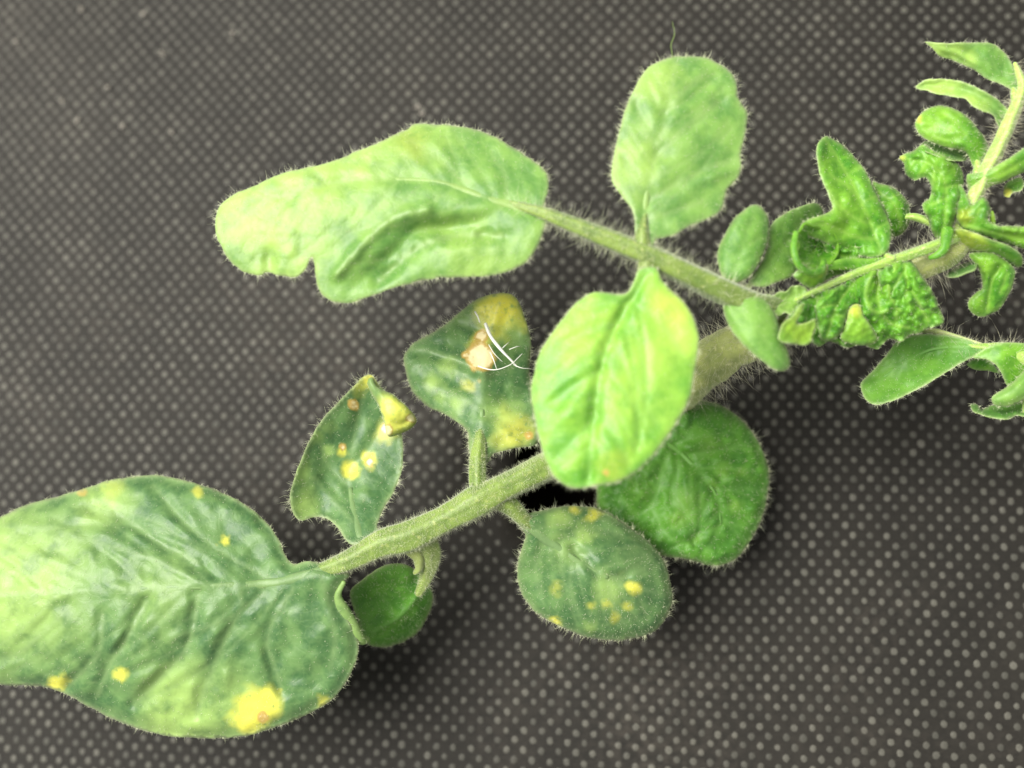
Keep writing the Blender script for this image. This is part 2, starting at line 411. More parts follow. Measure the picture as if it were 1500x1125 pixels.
# ------------------------------------------------------------------ the ground: fabric with a planting hole, soil below
def fabric_material(name, base, hi, rough, spec, bump, dots=False):
    m, t, L = nodes(name)
    co = N_(t, 'ShaderNodeTexCoord').outputs['Object']
    mp = N_(t, 'ShaderNodeMapping'); mp.inputs['Rotation'].default_value = (0, 0, .7); mp.inputs['Scale'].default_value = (1, 5, 1); L.new(co, mp.inputs[0])
    mq = N_(t, 'ShaderNodeMapping'); mq.inputs['Rotation'].default_value = (0, 0, -.9); mq.inputs['Scale'].default_value = (1, 6, 1); L.new(co, mq.inputs[0])
    f1, f2 = noise(t, mp.outputs[0], 1600, 4, .65), noise(t, mq.outputs[0], 1500, 4, .65)
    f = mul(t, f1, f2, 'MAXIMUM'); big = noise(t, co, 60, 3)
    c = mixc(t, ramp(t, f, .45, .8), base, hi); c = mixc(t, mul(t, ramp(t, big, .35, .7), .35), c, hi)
    if dots:   # every pressed dot a little different: some worn dull, uneven shine put into colour
        ri = N_(t, 'ShaderNodeNewGeometry').outputs['Random Per Island']
        c = mixc(t, ramp(t, ri, .0, 1.15), tuple(v * .8 for v in base), c)
    brown_patches = mul(t, ramp(t, noise(t, co, 24, 5, .6), .48, .78), ramp(t, noise(t, co, 900, 3), .35, .7)); c = mixc(t, mul(t, brown_patches, .30), c, (.11, .095, .078))  # broad noise patches of grey-brown mixed into the colour
    b = N_(t, 'ShaderNodeBump'); b.inputs['Strength'].default_value = bump; b.inputs['Distance'].default_value = .0001; L.new(f, b.inputs['Height'])
    p = N_(t, 'ShaderNodeBsdfPrincipled'); L.new(c, p.inputs['Base Color']); L.new(b.outputs[0], p.inputs['Normal']); p.inputs['Roughness'].default_value = rough; p.inputs['Specular IOR Level'].default_value = spec
    o = N_(t, 'ShaderNodeOutputMaterial'); L.new(p.outputs[0], o.inputs['Surface']); return m
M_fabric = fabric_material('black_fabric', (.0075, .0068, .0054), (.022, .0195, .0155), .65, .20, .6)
M_dot = fabric_material('pressed_dot', (.055, .054, .045), (.135, .130, .108), .6, .22, .25, True)
M_soil = plain('dark_soil', (.010, .008, .006), .95, .05)

def wave(x, y):   # gentle unevenness of the loose fabric, metres in, metres out
    return 0.0009 * fbm(x * 22, y * 22, 91, 2) + 0.0003 * fbm(x * 70, y * 70, 95, 2)

hole_c = P(852, 690, 0)
ha = np.arange(40) / 40 * 2 * math.pi
hr = 0.0082 * (1 + .16 * np.sin(ha * 2 + .4) + .07 * np.sin(ha * 5 + 1))
hole = np.stack([hole_c[0] + hr * np.cos(ha), hole_c[1] + hr * np.sin(ha)], 1)

def build_fabric():
    X0, X1, Y0, Y1 = -.17, .15, -.11, .17; st = .0034
    gx, gy = np.meshgrid(np.arange(X0, X1 + st, st), np.arange(Y0, Y1 + st, st)); g = np.stack([gx.ravel(), gy.ravel()], 1)
    keep = ~inside(g, hole); g = g[keep]; g = g[seg_dist(g, hole, True) > .0012]
    pts = np.vstack([hole, g]); n = len(hole)
    ov, oe, of, *_ = delaunay_2d_cdt([Vector(p) for p in pts], [(i, (i + 1) % n) for i in range(n)], [], 0, 1e-7)
    q = np.array([(p.x, p.y) for p in ov]); F = np.array([f for f in of if len(f) == 3])
    F = F[~inside(q[F].mean(1), hole)]
    dh = seg_dist(q, hole, True)
    z = wave(q[:, 0], q[:, 1]) - .0018 * np.exp(-(dh / .004) ** 2)
    V = np.c_[q, z]; m = len(V); B = V - [0, 0, .0003]
    fn = np.cross(V[F[:, 1]] - V[F[:, 0]], V[F[:, 2]] - V[F[:, 0]])
    if fn[:, 2].sum() < 0: F = F[:, ::-1]
    ec = {(f[k], f[(k + 1) % 3]) for f in F for k in range(3)}
    bnd = [e for e in ec if (e[1], e[0]) not in ec]
    me = bpy.data.meshes.new('ground_fabric'); me.from_pydata(np.vstack([V, B]).tolist(), [], [tuple(map(int, f)) for f in F] + [tuple(int(i) + m for i in f[::-1]) for f in F] + [(int(b), int(a), int(a) + m, int(b) + m) for a, b in bnd])
    me.polygons.foreach_set('use_smooth', [True] * len(me.polygons))
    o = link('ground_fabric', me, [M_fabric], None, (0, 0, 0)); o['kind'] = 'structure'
    o['label'] = 'black non-woven ground fabric pressed with rows of pale dots'
    # pressed dots, one small lens each
    a, k, th = .0019, .0019 * 1.108, -.0152
    ea = np.array([math.cos(th), math.sin(th)]); eb = np.array([math.sin(th), -math.cos(th)])
    C = []
    for i in range(-95, 96):
        for j in range(-80, 81):
            for s in (0, .5): C.append(ea * a * (i + s) + eb * k * (j + s))
    C = np.array(C) + [.0004, .0002]
    C = C + .0011 * np.stack([fbm(C[:, 0] * 30, C[:, 1] * 30, 61, 2), fbm(C[:, 0] * 30, C[:, 1] * 30, 71, 2)], 1) + RNG.normal(0, .00004, C.shape)
    C = C[(C[:, 0] > X0 + .003) & (C[:, 0] < X1 - .003) & (C[:, 1] > Y0 + .003) & (C[:, 1] < Y1 - .003)]
    C = C[~inside(C, hole)]; C = C[seg_dist(C, hole, True) > .0015]
    seg = 8; r = .00037 * (1 + RNG.normal(0, .06, len(C))); hgt = .000022 * (1 + RNG.normal(0, .3, len(C)))
    an = np.arange(seg) / seg * 2 * math.pi
    zc = wave(C[:, 0], C[:, 1]) - .0018 * np.exp(-(seg_dist(C, hole, True) / .004) ** 2) + .00005
    tilt = RNG.normal(0, .07, (len(C), 2)); V = []
    for rad, hh in ((1.0, -.6), (.62, 1.0)):
        for q in an:
            ox, oy = r * rad * math.cos(q), r * rad * math.sin(q)
            jt = 1 + RNG.normal(0, .06, len(C)); V.append(np.stack([C[:, 0] + ox * jt, C[:, 1] + oy * jt * 1.1, zc + hgt * hh + (tilt[:, 0] * ox + tilt[:, 1] * oy) * (hh > 0)], 1))
    V = np.stack(V, 1).reshape(-1, 3); F = []
    for i in range(len(C)):
        b = i * 2 * seg
        for q in range(seg): F.append((b + q, b + (q + 1) % seg, b + seg + (q + 1) % seg, b + seg + q))
        F.append(tuple(b + seg + q for q in range(seg)))
    me = bpy.data.meshes.new('pressed_dots'); me.from_pydata(V.tolist(), [], F)
    me.polygons.foreach_set('use_smooth', [True] * len(me.polygons))
    d = link('pressed_dots', me, [M_dot], o, (0, 0, 0)); d['kind'] = 'stuff'
    return o
build_fabric()

def build_soil():
    n = 60; x, y = np.meshgrid(np.linspace(-.06, .06, n), np.linspace(-.06, .06, n))
    z = -.026 + .003 * fbm(x * 180, y * 180, 5, 4); V = np.c_[x.ravel() + hole_c[0], y.ravel() + hole_c[1], z.ravel()]
    F = [(j * n + i, j * n + i + 1, (j + 1) * n + i + 1, (j + 1) * n + i) for j in range(n - 1) for i in range(n - 1)]
    me = bpy.data.meshes.new('soil'); me.from_pydata(V.tolist(), [], F)
    o = link('soil', me, [M_soil], None, (0, 0, 0)); o['kind'] = 'structure'; o['label'] = 'dark soil below the planting hole in the fabric'
build_soil()

# ------------------------------------------------------------------ the plant
base = P(880, 655, -6)
plant = bpy.data.objects.new('young_plant', None); S.collection.objects.link(plant)
plant.location = base; plant['o_'] = list(map(float, base)); plant.empty_display_size = .005
plant['label'] = 'young hairy green plant with yellow-spotted leaves growing through black dotted fabric'
plant['category'] = 'plant'

def stalk(name, segs, mat, hairmat, parent, origin, label=None):
    a = Acc()
    for s in segs: tube(a, **s)
    o = finish(a, name, [mat, hairmat], parent, P(*origin))
    if label: o['label'] = label
    return o
def leaflet(parent, mat, origin, sheets, tubes=(), label=None, name='leaflet', hairmat=None):
    a = Acc()
    for s in sheets: sheet(a, **s)
    for s in tubes: tube(a, **s)
    o = finish(a, name, [mat, hairmat or M_hair], parent, P(*origin))
    if label: o['label'] = label
    return o

# main stem: rises out of the hole and runs to the shoot tip
stem = stalk('stem', [
    dict(pts=[(885, 640, -20, 30), (915, 632, -4, 30), (975, 590, 8, 30), (1040, 531, 17, 31), (1095, 497, 21, 29), (1200, 452, 24, 25), (1320, 400, 26, 21), (1385, 372, 28, 21), (1420, 335, 29, 15)],
         ring=26, ridges=6, ridge=.05, hair=(20, .035), seed=3, lump=.16, pale=.14)], M_stem, M_hair_w, plant, (885, 655, -6), 'thick pale hairy main stem')

# --- lower compound leaf (grey-green, spotted)
A = stalk('compound_leaf', [
    dict(pts=[(905, 640, 14, 16), (860, 655, 18, 17), (800, 684, 20, 19), (740, 714, 20.8, 18), (700, 735, 21, 22), (650, 762, 21.2, 18), (600, 786, 21.3, 21), (560, 797, 21.4, 19), (510, 822, 21.5, 14), (470, 836, 21.2, 10), (430, 848, 20.6, 7)], ridges=5, ridge=.12, hair=(4.5, .16), flat=.8, seed=1),
    dict(pts=[(704, 738, 20.6, 12), (700, 705, 20.7, 11.5), (700, 672, 20.4, 11), (703, 645, 19.8, 8), (705, 610, 18.4, 4)], ridges=4, ridge=.12, hair=(4.5, .16), flat=.8),
    dict(pts=[(722, 728, 20.4, 12), (748, 742, 19.8, 12), (772, 766, 18.4, 9), (790, 782, 17.2, 6), (815, 800, 15.6, 3)], ridges=4, ridge=.12, hair=(4.5, .16), flat=.8),
    dict(pts=[(606, 786, 20.6, 14), (625, 800, 19.8, 16), (629, 820, 18.5, 14), (624, 845, 17, 9), (612, 872, 16, 5)], ridges=4, ridge=.12, hair=(4.5, .16), flat=.7, pale=.15),
    dict(pts=[(596, 800, 20.2, 9), (612, 814, 19.6, 9), (614, 832, 18.6, 6), (607, 840, 18.2, 3)], ridges=3, ridge=.1, hair=(5, .03), pale=.45),
], M_stalk, M_hair, plant, (860, 655, 18), 'lower leaf with yellow-spotted grey-green leaflets')

o1 = [(452, 822), (430, 826), (417, 812), (407, 788), (384, 759), (351, 734), (306, 714), (256, 700), (215, 696), (165, 703), (103, 722), (41, 739), (0, 757), (-60, 785), (-120, 825), (-160, 880), (-120, 935), (-60, 985), (0, 1003), (41, 1004), (83, 1011), (132, 1036), (178, 1059), (231, 1075), (289, 1081), (351, 1079), (397, 1067), (446, 1048), (488, 1024), (510, 995), (521, 970), (525, 941), (508, 906), (493, 879), (500, 856), (512, 842), (490, 832)]
m1 = [(490, 832), (440, 845), (372, 857), (289, 859), (200, 862), (110, 868), (0, 872), (-130, 882)]
sv = [([(400, 850), (330, 812), (270, 765), (225, 712)], .35, 6), ([(300, 858), (230, 820), (160, 800), (80, 775), (0, 770)], -.3, 6), ([(289, 825), (240, 800), (190, 765), (136, 743)], .7, 8),
      ([(180, 862), (100, 830), (20, 810), (-60, 815)], -.25, 7), ([(385, 870), (350, 900), (320, 960), (300, 1010), (289, 1046)], .5, 8), ([(290, 872), (280, 930), (262, 965), (198, 1032)], .8, 8),
      ([(215, 880), (180, 945), (161, 974), (143, 1018)], .9, 7), ([(150, 900), (145, 955), (120, 985), (100, 1005)], .8, 7), ([(430, 862), (405, 900), (392, 941), (405, 985), (413, 1015)], .6, 7), ([(100, 890), (60, 930), (20, 960), (-40, 975)], .5, 8), ([(470, 845), (480, 880), (490, 930), (485, 980)], .35, 8), ([(350, 855), (345, 900), (250, 935)], -.35, 6)]
leaflet(A, M_old, (470, 838, 21), [dict(outline=o1, seed=2, midrib=([(505, 826), (440, 846), (372, 857), (289, 859), (200, 862)], 9, 3), step=3.8, rough=.75, rscale=52, edge=(12, .8),
    H=[(450, 838, 22), (300, 858, 22.4), (150, 865, 22.4), (0, 870, 21.5), (-140, 880, 17.5), (215, 700, 18.5), (350, 740, 19.5), (100, 725, 19), (0, 760, 19.2), (300, 1078, 17.5), (130, 1030, 18.2), (0, 1000, 19), (480, 1020, 18.5), (520, 950, 20), (410, 815, 20.6), (300, 960, 20.8), (420, 940, 20.6), (150, 960, 21.4)],
    veins=auto_veins(m1, o1, 10, depth=.09, width=3, seed=7) + [(m1, -.25, 9)] + sv,
    spots=[(376, 1042, 28, 'y', 1.0), (392, 1020, 14, 'y', 1), (392, 1036, 14, 'y', 1), (360, 1060, 18, 'y', .9), (384, 1050, 9, 't', .45), (175, 988, 10, 'y', .9), (330, 792, 7, 'y', .8), (290, 722, 9, 'y', .5), (80, 1002, 14, 'y', .9), (475, 1030, 10, 'y', .6), (165, 714, 16, 'y', .2), (120, 722, 8, 't', .3), (150, 735, 45, 'p', .8), (30, 850, 130, 'p', .75), (-40, 820, 120, 'p', .8), (260, 1052, 70, 'p', .85), (330, 1030, 60, 'p', .6), (230, 865, 60, 'p', .35), (0, 900, 60, 'p', .8)],  # broad pale spots at the left: yellowish-green tissue plus gloss painted as colour
    hair=(6, .35, 5, .006))],
    tubes=[dict(pts=[(504, 852, 21.2, 3), (495, 872, 20.8, 5), (503, 893, 20.2, 8), (515, 912, 19.6, 8), (527, 935, 18.6, 8), (540, 938, 17.8, 4)], ridges=2, ridge=.1, hair=(4, .02), pale=.5, ring=12)],
    label='large broad end leaflet with yellow margin spot')

o2 = [(512, 796), (498, 778), (480, 760), (462, 757), (440, 762), (428, 748), (425, 730), (430, 705), (437, 685), (452, 650), (472, 615), (495, 590), (515, 570), (530, 554), (543, 549), (552, 560), (570, 582), (583, 605), (589, 640), (590, 665), (587, 692), (578, 718), (562, 745), (553, 768), (556, 786), (535, 796)]
leaflet(A, M_old, (525, 790, 21), [
    dict(outline=o2, seed=7, midrib=([(528, 792), (518, 750), (513, 715)], 8, 3), rough=.3, rscale=30, edge=(4, -.1), H=[(525, 790, 21.5), (540, 735, 19.5), (515, 690, 18.4), (530, 600, 18.6), (545, 552, 19.6), (588, 655, 17.8), (578, 715, 18.2), (433, 695, 21.0), (428, 740, 21), (465, 620, 20.6), (505, 578, 20.2), (480, 690, 18.4), (470, 755, 19.6)],
         veins=[([(525, 785), (515, 730), (512, 680), (525, 610), (538, 565)], .3, 6), ([(518, 765), (490, 735), (460, 700)], -.35, 6), ([(512, 690), (545, 650), (560, 610)], .5, 7), ([(513, 715), (480, 680), (470, 650)], .25, 6)],
         spots=[(513, 690, 13, 'y', 1), (513, 691, 8, 'y', 1), (542, 674, 11, 'y', .9), (541, 676, 6, 't', .7), (501, 661, 7, 'y', .8), (502, 655, 5, 't', .6), (565, 628, 9, 't', .8), (566, 632, 14, 'y', .7), (517, 592, 8, 't', .6), (540, 556, 14, 'y', .8), (530, 563, 14, 'y', .4), (445, 745, 25, 'p', .8), (482, 660, 10, 'p', .8), (440, 690, 18, 'p', .5), (465, 640, 12, 'p', .5), (480, 625, 10, 'p', .4)], hair=(11, .5, 6, .010)),
    dict(outline=[(536, 556), (545, 551), (553, 566), (575, 578), (595, 595), (609, 612), (606, 624), (588, 635), (568, 639), (563, 618), (556, 596), (545, 578)], seed=9, rough=.25, rscale=14, edge=(4, .5),
         H=[(540, 555, 19.8), (555, 580, 20.4), (565, 630, 20.0), (580, 605, 20.9), (605, 618, 19.4), (590, 633, 19.2)], veins=[([(562, 616), (585, 622), (604, 613)], .5, 3)], under=.3,
         spots=[(580, 607, 40, 'y', .75), (602, 612, 7, 't', .8), (566, 632, 10, 't', .8), (590, 605, 30, 'p', .9)], hair=(5, .4, 3, .004), step=3)],
    label='leaflet with a folded olive-yellow tip and bright yellow spots')

o3 = [(688, 668), (686, 648), (684, 630), (656, 609), (630, 598), (611, 582), (598, 560), (592, 525), (597, 513), (611, 499), (637, 486), (666, 464), (688, 445), (714, 432), (739, 429), (755, 435), (765, 454), (774, 480), (778, 506), (776, 544), (783, 580), (790, 620), (786, 650), (752, 657), (724, 664), (714, 678), (702, 690)]
leaflet(A, M_old, (700, 670, 20.6), [dict(outline=o3, seed=12, flat=.55, midrib=([(701, 690), (705, 650), (706, 600)], 10, 3), rough=.35, rscale=28, edge=(5, .3),
    H=[(700, 680, 21), (705, 610, 20.2), (708, 545, 20.0), (650, 527, 19.4), (602, 510, 17.8), (600, 560, 15.5), (640, 590, 16.5), (680, 470, 18.6), (735, 435, 20.4), (770, 480, 18.2), (775, 540, 16.2), (740, 500, 18.6), (745, 590, 18.0), (780, 640, 18.4)],
    veins=[([(702, 680), (706, 610), (708, 545), (722, 480), (735, 440)], -.3, 6), ([(708, 545), (680, 532), (640, 518), (604, 510)], -.8, 7), ([(707, 548), (735, 545), (765, 525)], .5, 7), ([(705, 600), (670, 580), (630, 560)], .3, 6), ([(706, 605), (745, 618), (780, 625)], .4, 6), ([(720, 490), (690, 480), (670, 474)], .3, 5)],
    spots=[(706, 525, 19, 't', 1.0), (696, 521, 13, 't', 1), (705, 492, 9, 't', .7), (703, 500, 14, 'y', .7), (738, 450, 34, 'y', 1.0), (722, 465, 24, 'y', .7), (725, 485, 16, 'y', .5), (735, 470, 44, 'p', .8), (730, 610, 26, 'p', .9), (752, 636, 30, 'y', .45), (775, 638, 7, 't', .5), (655, 536, 14, 'p', .9), (632, 562, 15, 'p', .9), (685, 565, 9, 'y', .4), (670, 590, 15, 'p', .7), (645, 580, 12, 'p', .5), (700, 650, 16, 'p', .5), (745, 655, 16, 'p', .8)],
    hair=(10, .5, 7, .014))], label='leaflet with yellow tip and dry tan scar')

o4 = [(764, 756), (788, 749), (815, 744), (843, 741), (874, 745), (902, 758), (933, 780), (956, 799), (972, 821), (981, 848), (985, 880), (974, 907), (956, 926), (924, 936), (888, 937), (856, 932), (824, 919), (793, 903), (770, 880), (759, 853), (758, 830), (764, 805), (770, 785), (762, 770)]
m4 = [(766, 760), (800, 790), (850, 825), (900, 850), (975, 872)]
leaflet(A, M_old, (768, 762, 19), [dict(outline=o4, seed=15, midrib=([(762, 756), (800, 790), (850, 825), (890, 846)], 9, 2.5), rough=.3, rscale=30, edge=(8, .7), H=[(766, 762, 19), (800, 790, 18), (860, 840, 17.6), (930, 862, 16.2), (980, 880, 14), (870, 748, 14.8), (950, 800, 14.6), (900, 795, 16.4), (890, 935, 13.6), (780, 890, 14.4), (762, 830, 15.6), (830, 880, 16.2), (930, 925, 13.4)],
    veins=auto_veins(m4, o4, 6, depth=.16, width=3, seed=8) + [(m4, -.2, 6), ([(843, 803), (858, 822), (880, 840), (915, 848)], .8, 7), ([(815, 800), (840, 780), (880, 775), (910, 785)], .25, 6), ([(800, 792), (785, 830), (790, 870)], .3, 6), ([(840, 820), (835, 860), (850, 905)], .35, 7), ([(890, 850), (900, 890), (915, 915)], .3, 6), ([(905, 850), (940, 835), (962, 830)], .3, 6)],
    spots=[(929, 861, 11, 'y', .8), (920, 889, 7, 'y', .5), (888, 885, 7, 'y', .4), (865, 887, 6, 'y', .4), (813, 912, 9, 'y', .8), (815, 862, 10, 'y', .25), (870, 752, 10, 'y', .75), (840, 744, 9, 'y', .8), (856, 778, 16, 'p', .9), (822, 760, 18, 'p', .8), (890, 865, 26, 'p', .6), (865, 920, 10, 'p', .7), (820, 800, 30, 'p', .35), (900, 905, 8, 'y', .4)], hair=(9, .6, 6, .016))], label='oval leaflet freckled with small yellow spots')

o5 = [(514, 866), (533, 848), (552, 834), (572, 826), (596, 828), (611, 838), (623, 848), (632, 864), (634, 881), (625, 905), (611, 926), (594, 938), (568, 947), (545, 946), (530, 935), (525, 912), (517, 890)]
leaflet(A, M_deep, (620, 845, 17), [dict(outline=o5, seed=18, rough=.35, rscale=18, edge=(6, .3), H=[(572, 830, 17.5), (620, 846, 14.5), (515, 870, 16.8), (570, 880, 13.0), (632, 880, 11.0), (600, 930, 9.0), (550, 942, 10.8), (530, 915, 13.5), (605, 880, 13.2), (583, 904, 12.6)],
    veins=[([(626, 842), (609, 876), (583, 904), (548, 925)], -.9, 4), ([(540, 860), (565, 880), (580, 900)], .2, 5)], spots=[(570, 850, 26, 'p', .15)], hair=(7, .5, 5, .035), step=3)], label='small dark leaflet curled under its pale edge')

# --- round dark leaf low down beside the hole
Bl = stalk('compound_leaf', [dict(pts=[(930, 618, 2, 9), (945, 625, 7, 8), (962, 640, 10.0, 6), (980, 665, 9.6, 3)], ridges=4, hair=(8, .04))], M_stalk, M_hair, plant, (930, 618, 2), 'low leaf with one rounded deep green blade')
oB = [(985, 592), (1013, 586), (1033, 587), (1056, 594), (1082, 610), (1102, 633), (1116, 659), (1126, 689), (1125, 722), (1112, 767), (1092, 803), (1069, 824), (1042, 828), (1006, 819), (976, 815), (930, 800), (893, 772), (876, 745), (874, 712), (880, 680), (905, 645), (945, 612)]
leaflet(Bl, M_deep, (962, 640, 10.4), [dict(outline=oB, seed=22, fr=3, midrib=([(962, 640), (1001, 667), (1047, 722), (1056, 767)], 4, 1.3), rough=.8, rscale=16, edge=(9, .8), H=[(960, 640, 11.5), (1000, 700, 12.2), (1060, 800, 10.4), (1120, 690, 9.4), (1060, 600, 10), (880, 730, 10), (940, 790, 10.2), (1080, 700, 11.4), (1000, 780, 12)],
    veins=auto_veins([(962, 640), (1001, 667), (1047, 722), (1056, 767), (1037, 806)], oB, 6, depth=.45, width=3.2, seed=9) + [([(962, 640), (1001, 667), (1047, 722), (1056, 767), (1037, 806)], .5, 5), ([(985, 655), (966, 700), (955, 740), (930, 752), (915, 735)], .7, 6), ([(1003, 668), (985, 720), (1010, 760), (1030, 775)], .5, 6), ([(1010, 675), (1050, 660), (1095, 650)], .4, 6), ([(1047, 722), (1080, 715), (1115, 720)], .35, 6), ([(1055, 760), (1080, 770), (1100, 775)], .3, 5), ([(990, 655), (1020, 625), (1045, 606)], .4, 6), ([(955, 740), (975, 780), (1000, 800)], .4, 6)],
    relief=[(940, 712, 16, 34, 12, .9), (1010, 720, 18, 22, -20, .6), (1040, 640, 30, 18, -15, .5)],
    spots=[(1010, 735, 26, 'p', .7), (995, 760, 14, 'p', .6), (1040, 650, 16, 'p', .4), (1078, 740, 10, 'p', .7), (1060, 690, 12, 'p', .5), (1045, 710, 9, 'p', .6), (940, 710, 30, 'p', .3), (1085, 690, 8, 'p', .5), (1020, 790, 10, 'p', .5)], hair=(10, .7, 6, .02))], label='rounded puckered deep green leaflet')

# --- upper compound leaf (pale, yellowing), raised towards the viewer
C = stalk('compound_leaf', [
    dict(pts=[(1150, 450, 24, 17), (1110, 447, 28, 18), (1062, 428, 31, 18.5), (1000, 398, 33.2, 17.5), (945, 372, 34.4, 16.5), (870, 342, 35.2, 14), (800, 314, 35.7, 10), (765, 303, 35.3, 7), (720, 290, 34.4, 4)], ridges=5, ridge=.10, hair=(15, .045), seed=5),
    dict(pts=[(944, 374, 34.3, 12), (941, 350, 35, 11), (943, 330, 35.0, 7), (948, 300, 34.2, 3.5)], ridges=4, hair=(10, .04), flat=.8),
    dict(pts=[(950, 372, 34.3, 14), (946, 396, 34.6, 12), (933, 424, 34.2, 7), (918, 450, 33.6, 4)], ridges=4, hair=(6, .03), flat=.7, pale=.1),
    dict(pts=[(1060, 420, 30, 6), (1070, 412, 30.2, 4), (1076, 406, 29.8, 2)], ridges=3, hair=(8, .04)),
    dict(pts=[(1085, 432, 29, 6), (1100, 416, 27.8, 4), (1112, 406, 26.4, 2)], ridges=3, hair=(8, .04)),
    dict(pts=[(1062, 434, 30.6, 6), (1070, 442, 30, 4), (1078, 450, 29.4, 2)], ridges=3, hair=(8, .04)),
], M_stalk, M_hair, plant, (1110, 447, 28), 'upper leaf with pale yellow-green leaflets')

c1 = [(800, 322), (797, 302), (804, 264), (793, 244), (764, 224), (732, 204), (703, 191), (660, 184), (613, 181), (595, 190), (566, 204), (530, 218), (491, 235), (444, 247), (408, 256), (372, 272), (336, 289), (321, 305), (316, 334), (322, 357), (336, 380), (354, 397), (379, 403), (391, 398), (408, 403), (430, 406), (445, 396), (457, 376), (461, 397), (467, 424), (484, 440), (512, 443), (545, 433), (588, 418), (642, 407), (682, 406), (725, 402), (754, 393), (775, 379), (788, 359), (796, 340)]
leaflet(C, M_upper, (798, 315, 35.8), [dict(outline=c1, seed=31, flat=.6, midrib=([(806, 318), (760, 304), (714, 291), (642, 267), (580, 263)], 10, 3), mpale=.5, step=3.8, rough=.35, rscale=46, edge=(6, .15), jitter=1.2,
    H=[(798, 318, 36), (714, 290, 36.2), (642, 266, 36.4), (560, 263, 36.6), (450, 275, 36.6), (340, 330, 35.2), (613, 185, 33.4), (720, 205, 33.8), (790, 255, 34.8), (500, 235, 35.4), (400, 262, 35.6), (345, 390, 33.6), (430, 398, 34.2), (480, 432, 33.6), (560, 425, 33.8), (700, 402, 34.0), (780, 372, 34.8), (560, 340, 36.0), (430, 340, 36.2), (690, 370, 35.2)],
    veins=auto_veins([(798, 316), (714, 290), (642, 266), (570, 262), (480, 269), (400, 292), (335, 335)], c1, 9, depth=.09, width=3, seed=6) + [([(798, 316), (714, 290), (642, 266), (570, 262), (480, 269), (400, 292), (335, 335)], .35, 7), ([(494, 400), (535, 355), (574, 320), (624, 308)], -1.3, 7), ([(555, 412), (606, 366), (660, 346), (735, 344)], 1.7, 8), ([(690, 282), (650, 240), (600, 205)], .3, 8), ([(600, 264), (550, 240), (500, 236)], .2, 8), ([(500, 268), (450, 310), (440, 370)], .3, 9), ([(430, 285), (385, 330), (375, 385)], .4, 9), ([(740, 297), (740, 260), (720, 225)], .25, 7)],
    relief=[(655, 331, 55, 13, -8, -2.0), (570, 375, 60, 12, -42, -.9), (600, 215, 40, 18, 0, .3), (395, 380, 10, 25, 0, -.6)],
    spots=[(400, 330, 110, 'p', .8), (370, 300, 70, 'p', .9), (520, 235, 70, 'p', .8), (640, 205, 60, 'p', .35), (700, 385, 70, 'p', .45), (450, 260, 80, 'p', .8), (600, 205, 28, 'y', .15)], hair=(10, .55, 6, .006))], label='long pale end leaflet with notched lower edge')

c2 = [(938, 368), (931, 345), (927, 310), (903, 277), (896, 258), (900, 223), (908, 189), (917, 157), (929, 130), (947, 102), (971, 88), (999, 83), (1033, 85), (1061, 98), (1077, 116), (1082, 144), (1094, 166), (1092, 196), (1085, 223), (1084, 255), (1065, 279), (1056, 307), (1033, 322), (1009, 331), (985, 345), (962, 350), (953, 365)]
mc2 = [(943, 362), (946, 300), (962, 220), (980, 150), (990, 92)]
leaflet(C, M_upper, (943, 360, 35), [dict(outline=c2, seed=35, flat=.55, midrib=([(943, 368), (945, 300), (956, 245)], 9, 3), mpale=.4, rough=.3, rscale=40, edge=(6, .1), H=[(943, 362, 35), (955, 260, 36.2), (985, 130, 36.6), (990, 85, 35.6), (905, 230, 35.2), (935, 120, 35.6), (1090, 180, 33.6), (1080, 250, 33.4), (1040, 315, 33.8), (1030, 220, 35.4), (1060, 110, 34.8)],
    veins=auto_veins(mc2, c2, 7, depth=.12, width=3, seed=5) + [(mc2, .35, 7), ([(948, 295), (990, 270), (1040, 245), (1075, 235)], .45, 9), ([(958, 235), (1000, 190), (1050, 150)], .5, 9), ([(975, 165), (1005, 130), (1035, 105)], .3, 8), ([(950, 290), (925, 260), (915, 235)], .25, 7), ([(962, 220), (940, 180), (932, 150)], .3, 7), ([(946, 320), (985, 310), (1030, 295)], .4, 8)],
    relief=[(1030, 130, 34, 9, -40, -.4), (1050, 255, 30, 9, -20, .5)], spots=[(930, 240, 60, 'p', .55), (960, 120, 40, 'p', .6), (925, 280, 30, 'p', .4)], hair=(11, .6, 6, .008))], label='upright pale leaflet with bumpy outline',
    tubes=[dict(pts=[(986, 86, 35.8, .5), (983, 66, 36.6, .4), (988, 50, 37, .35), (985, 32, 37.6, .25)], ring=5, ridge=0, hair=(0, 0), pale=1)])

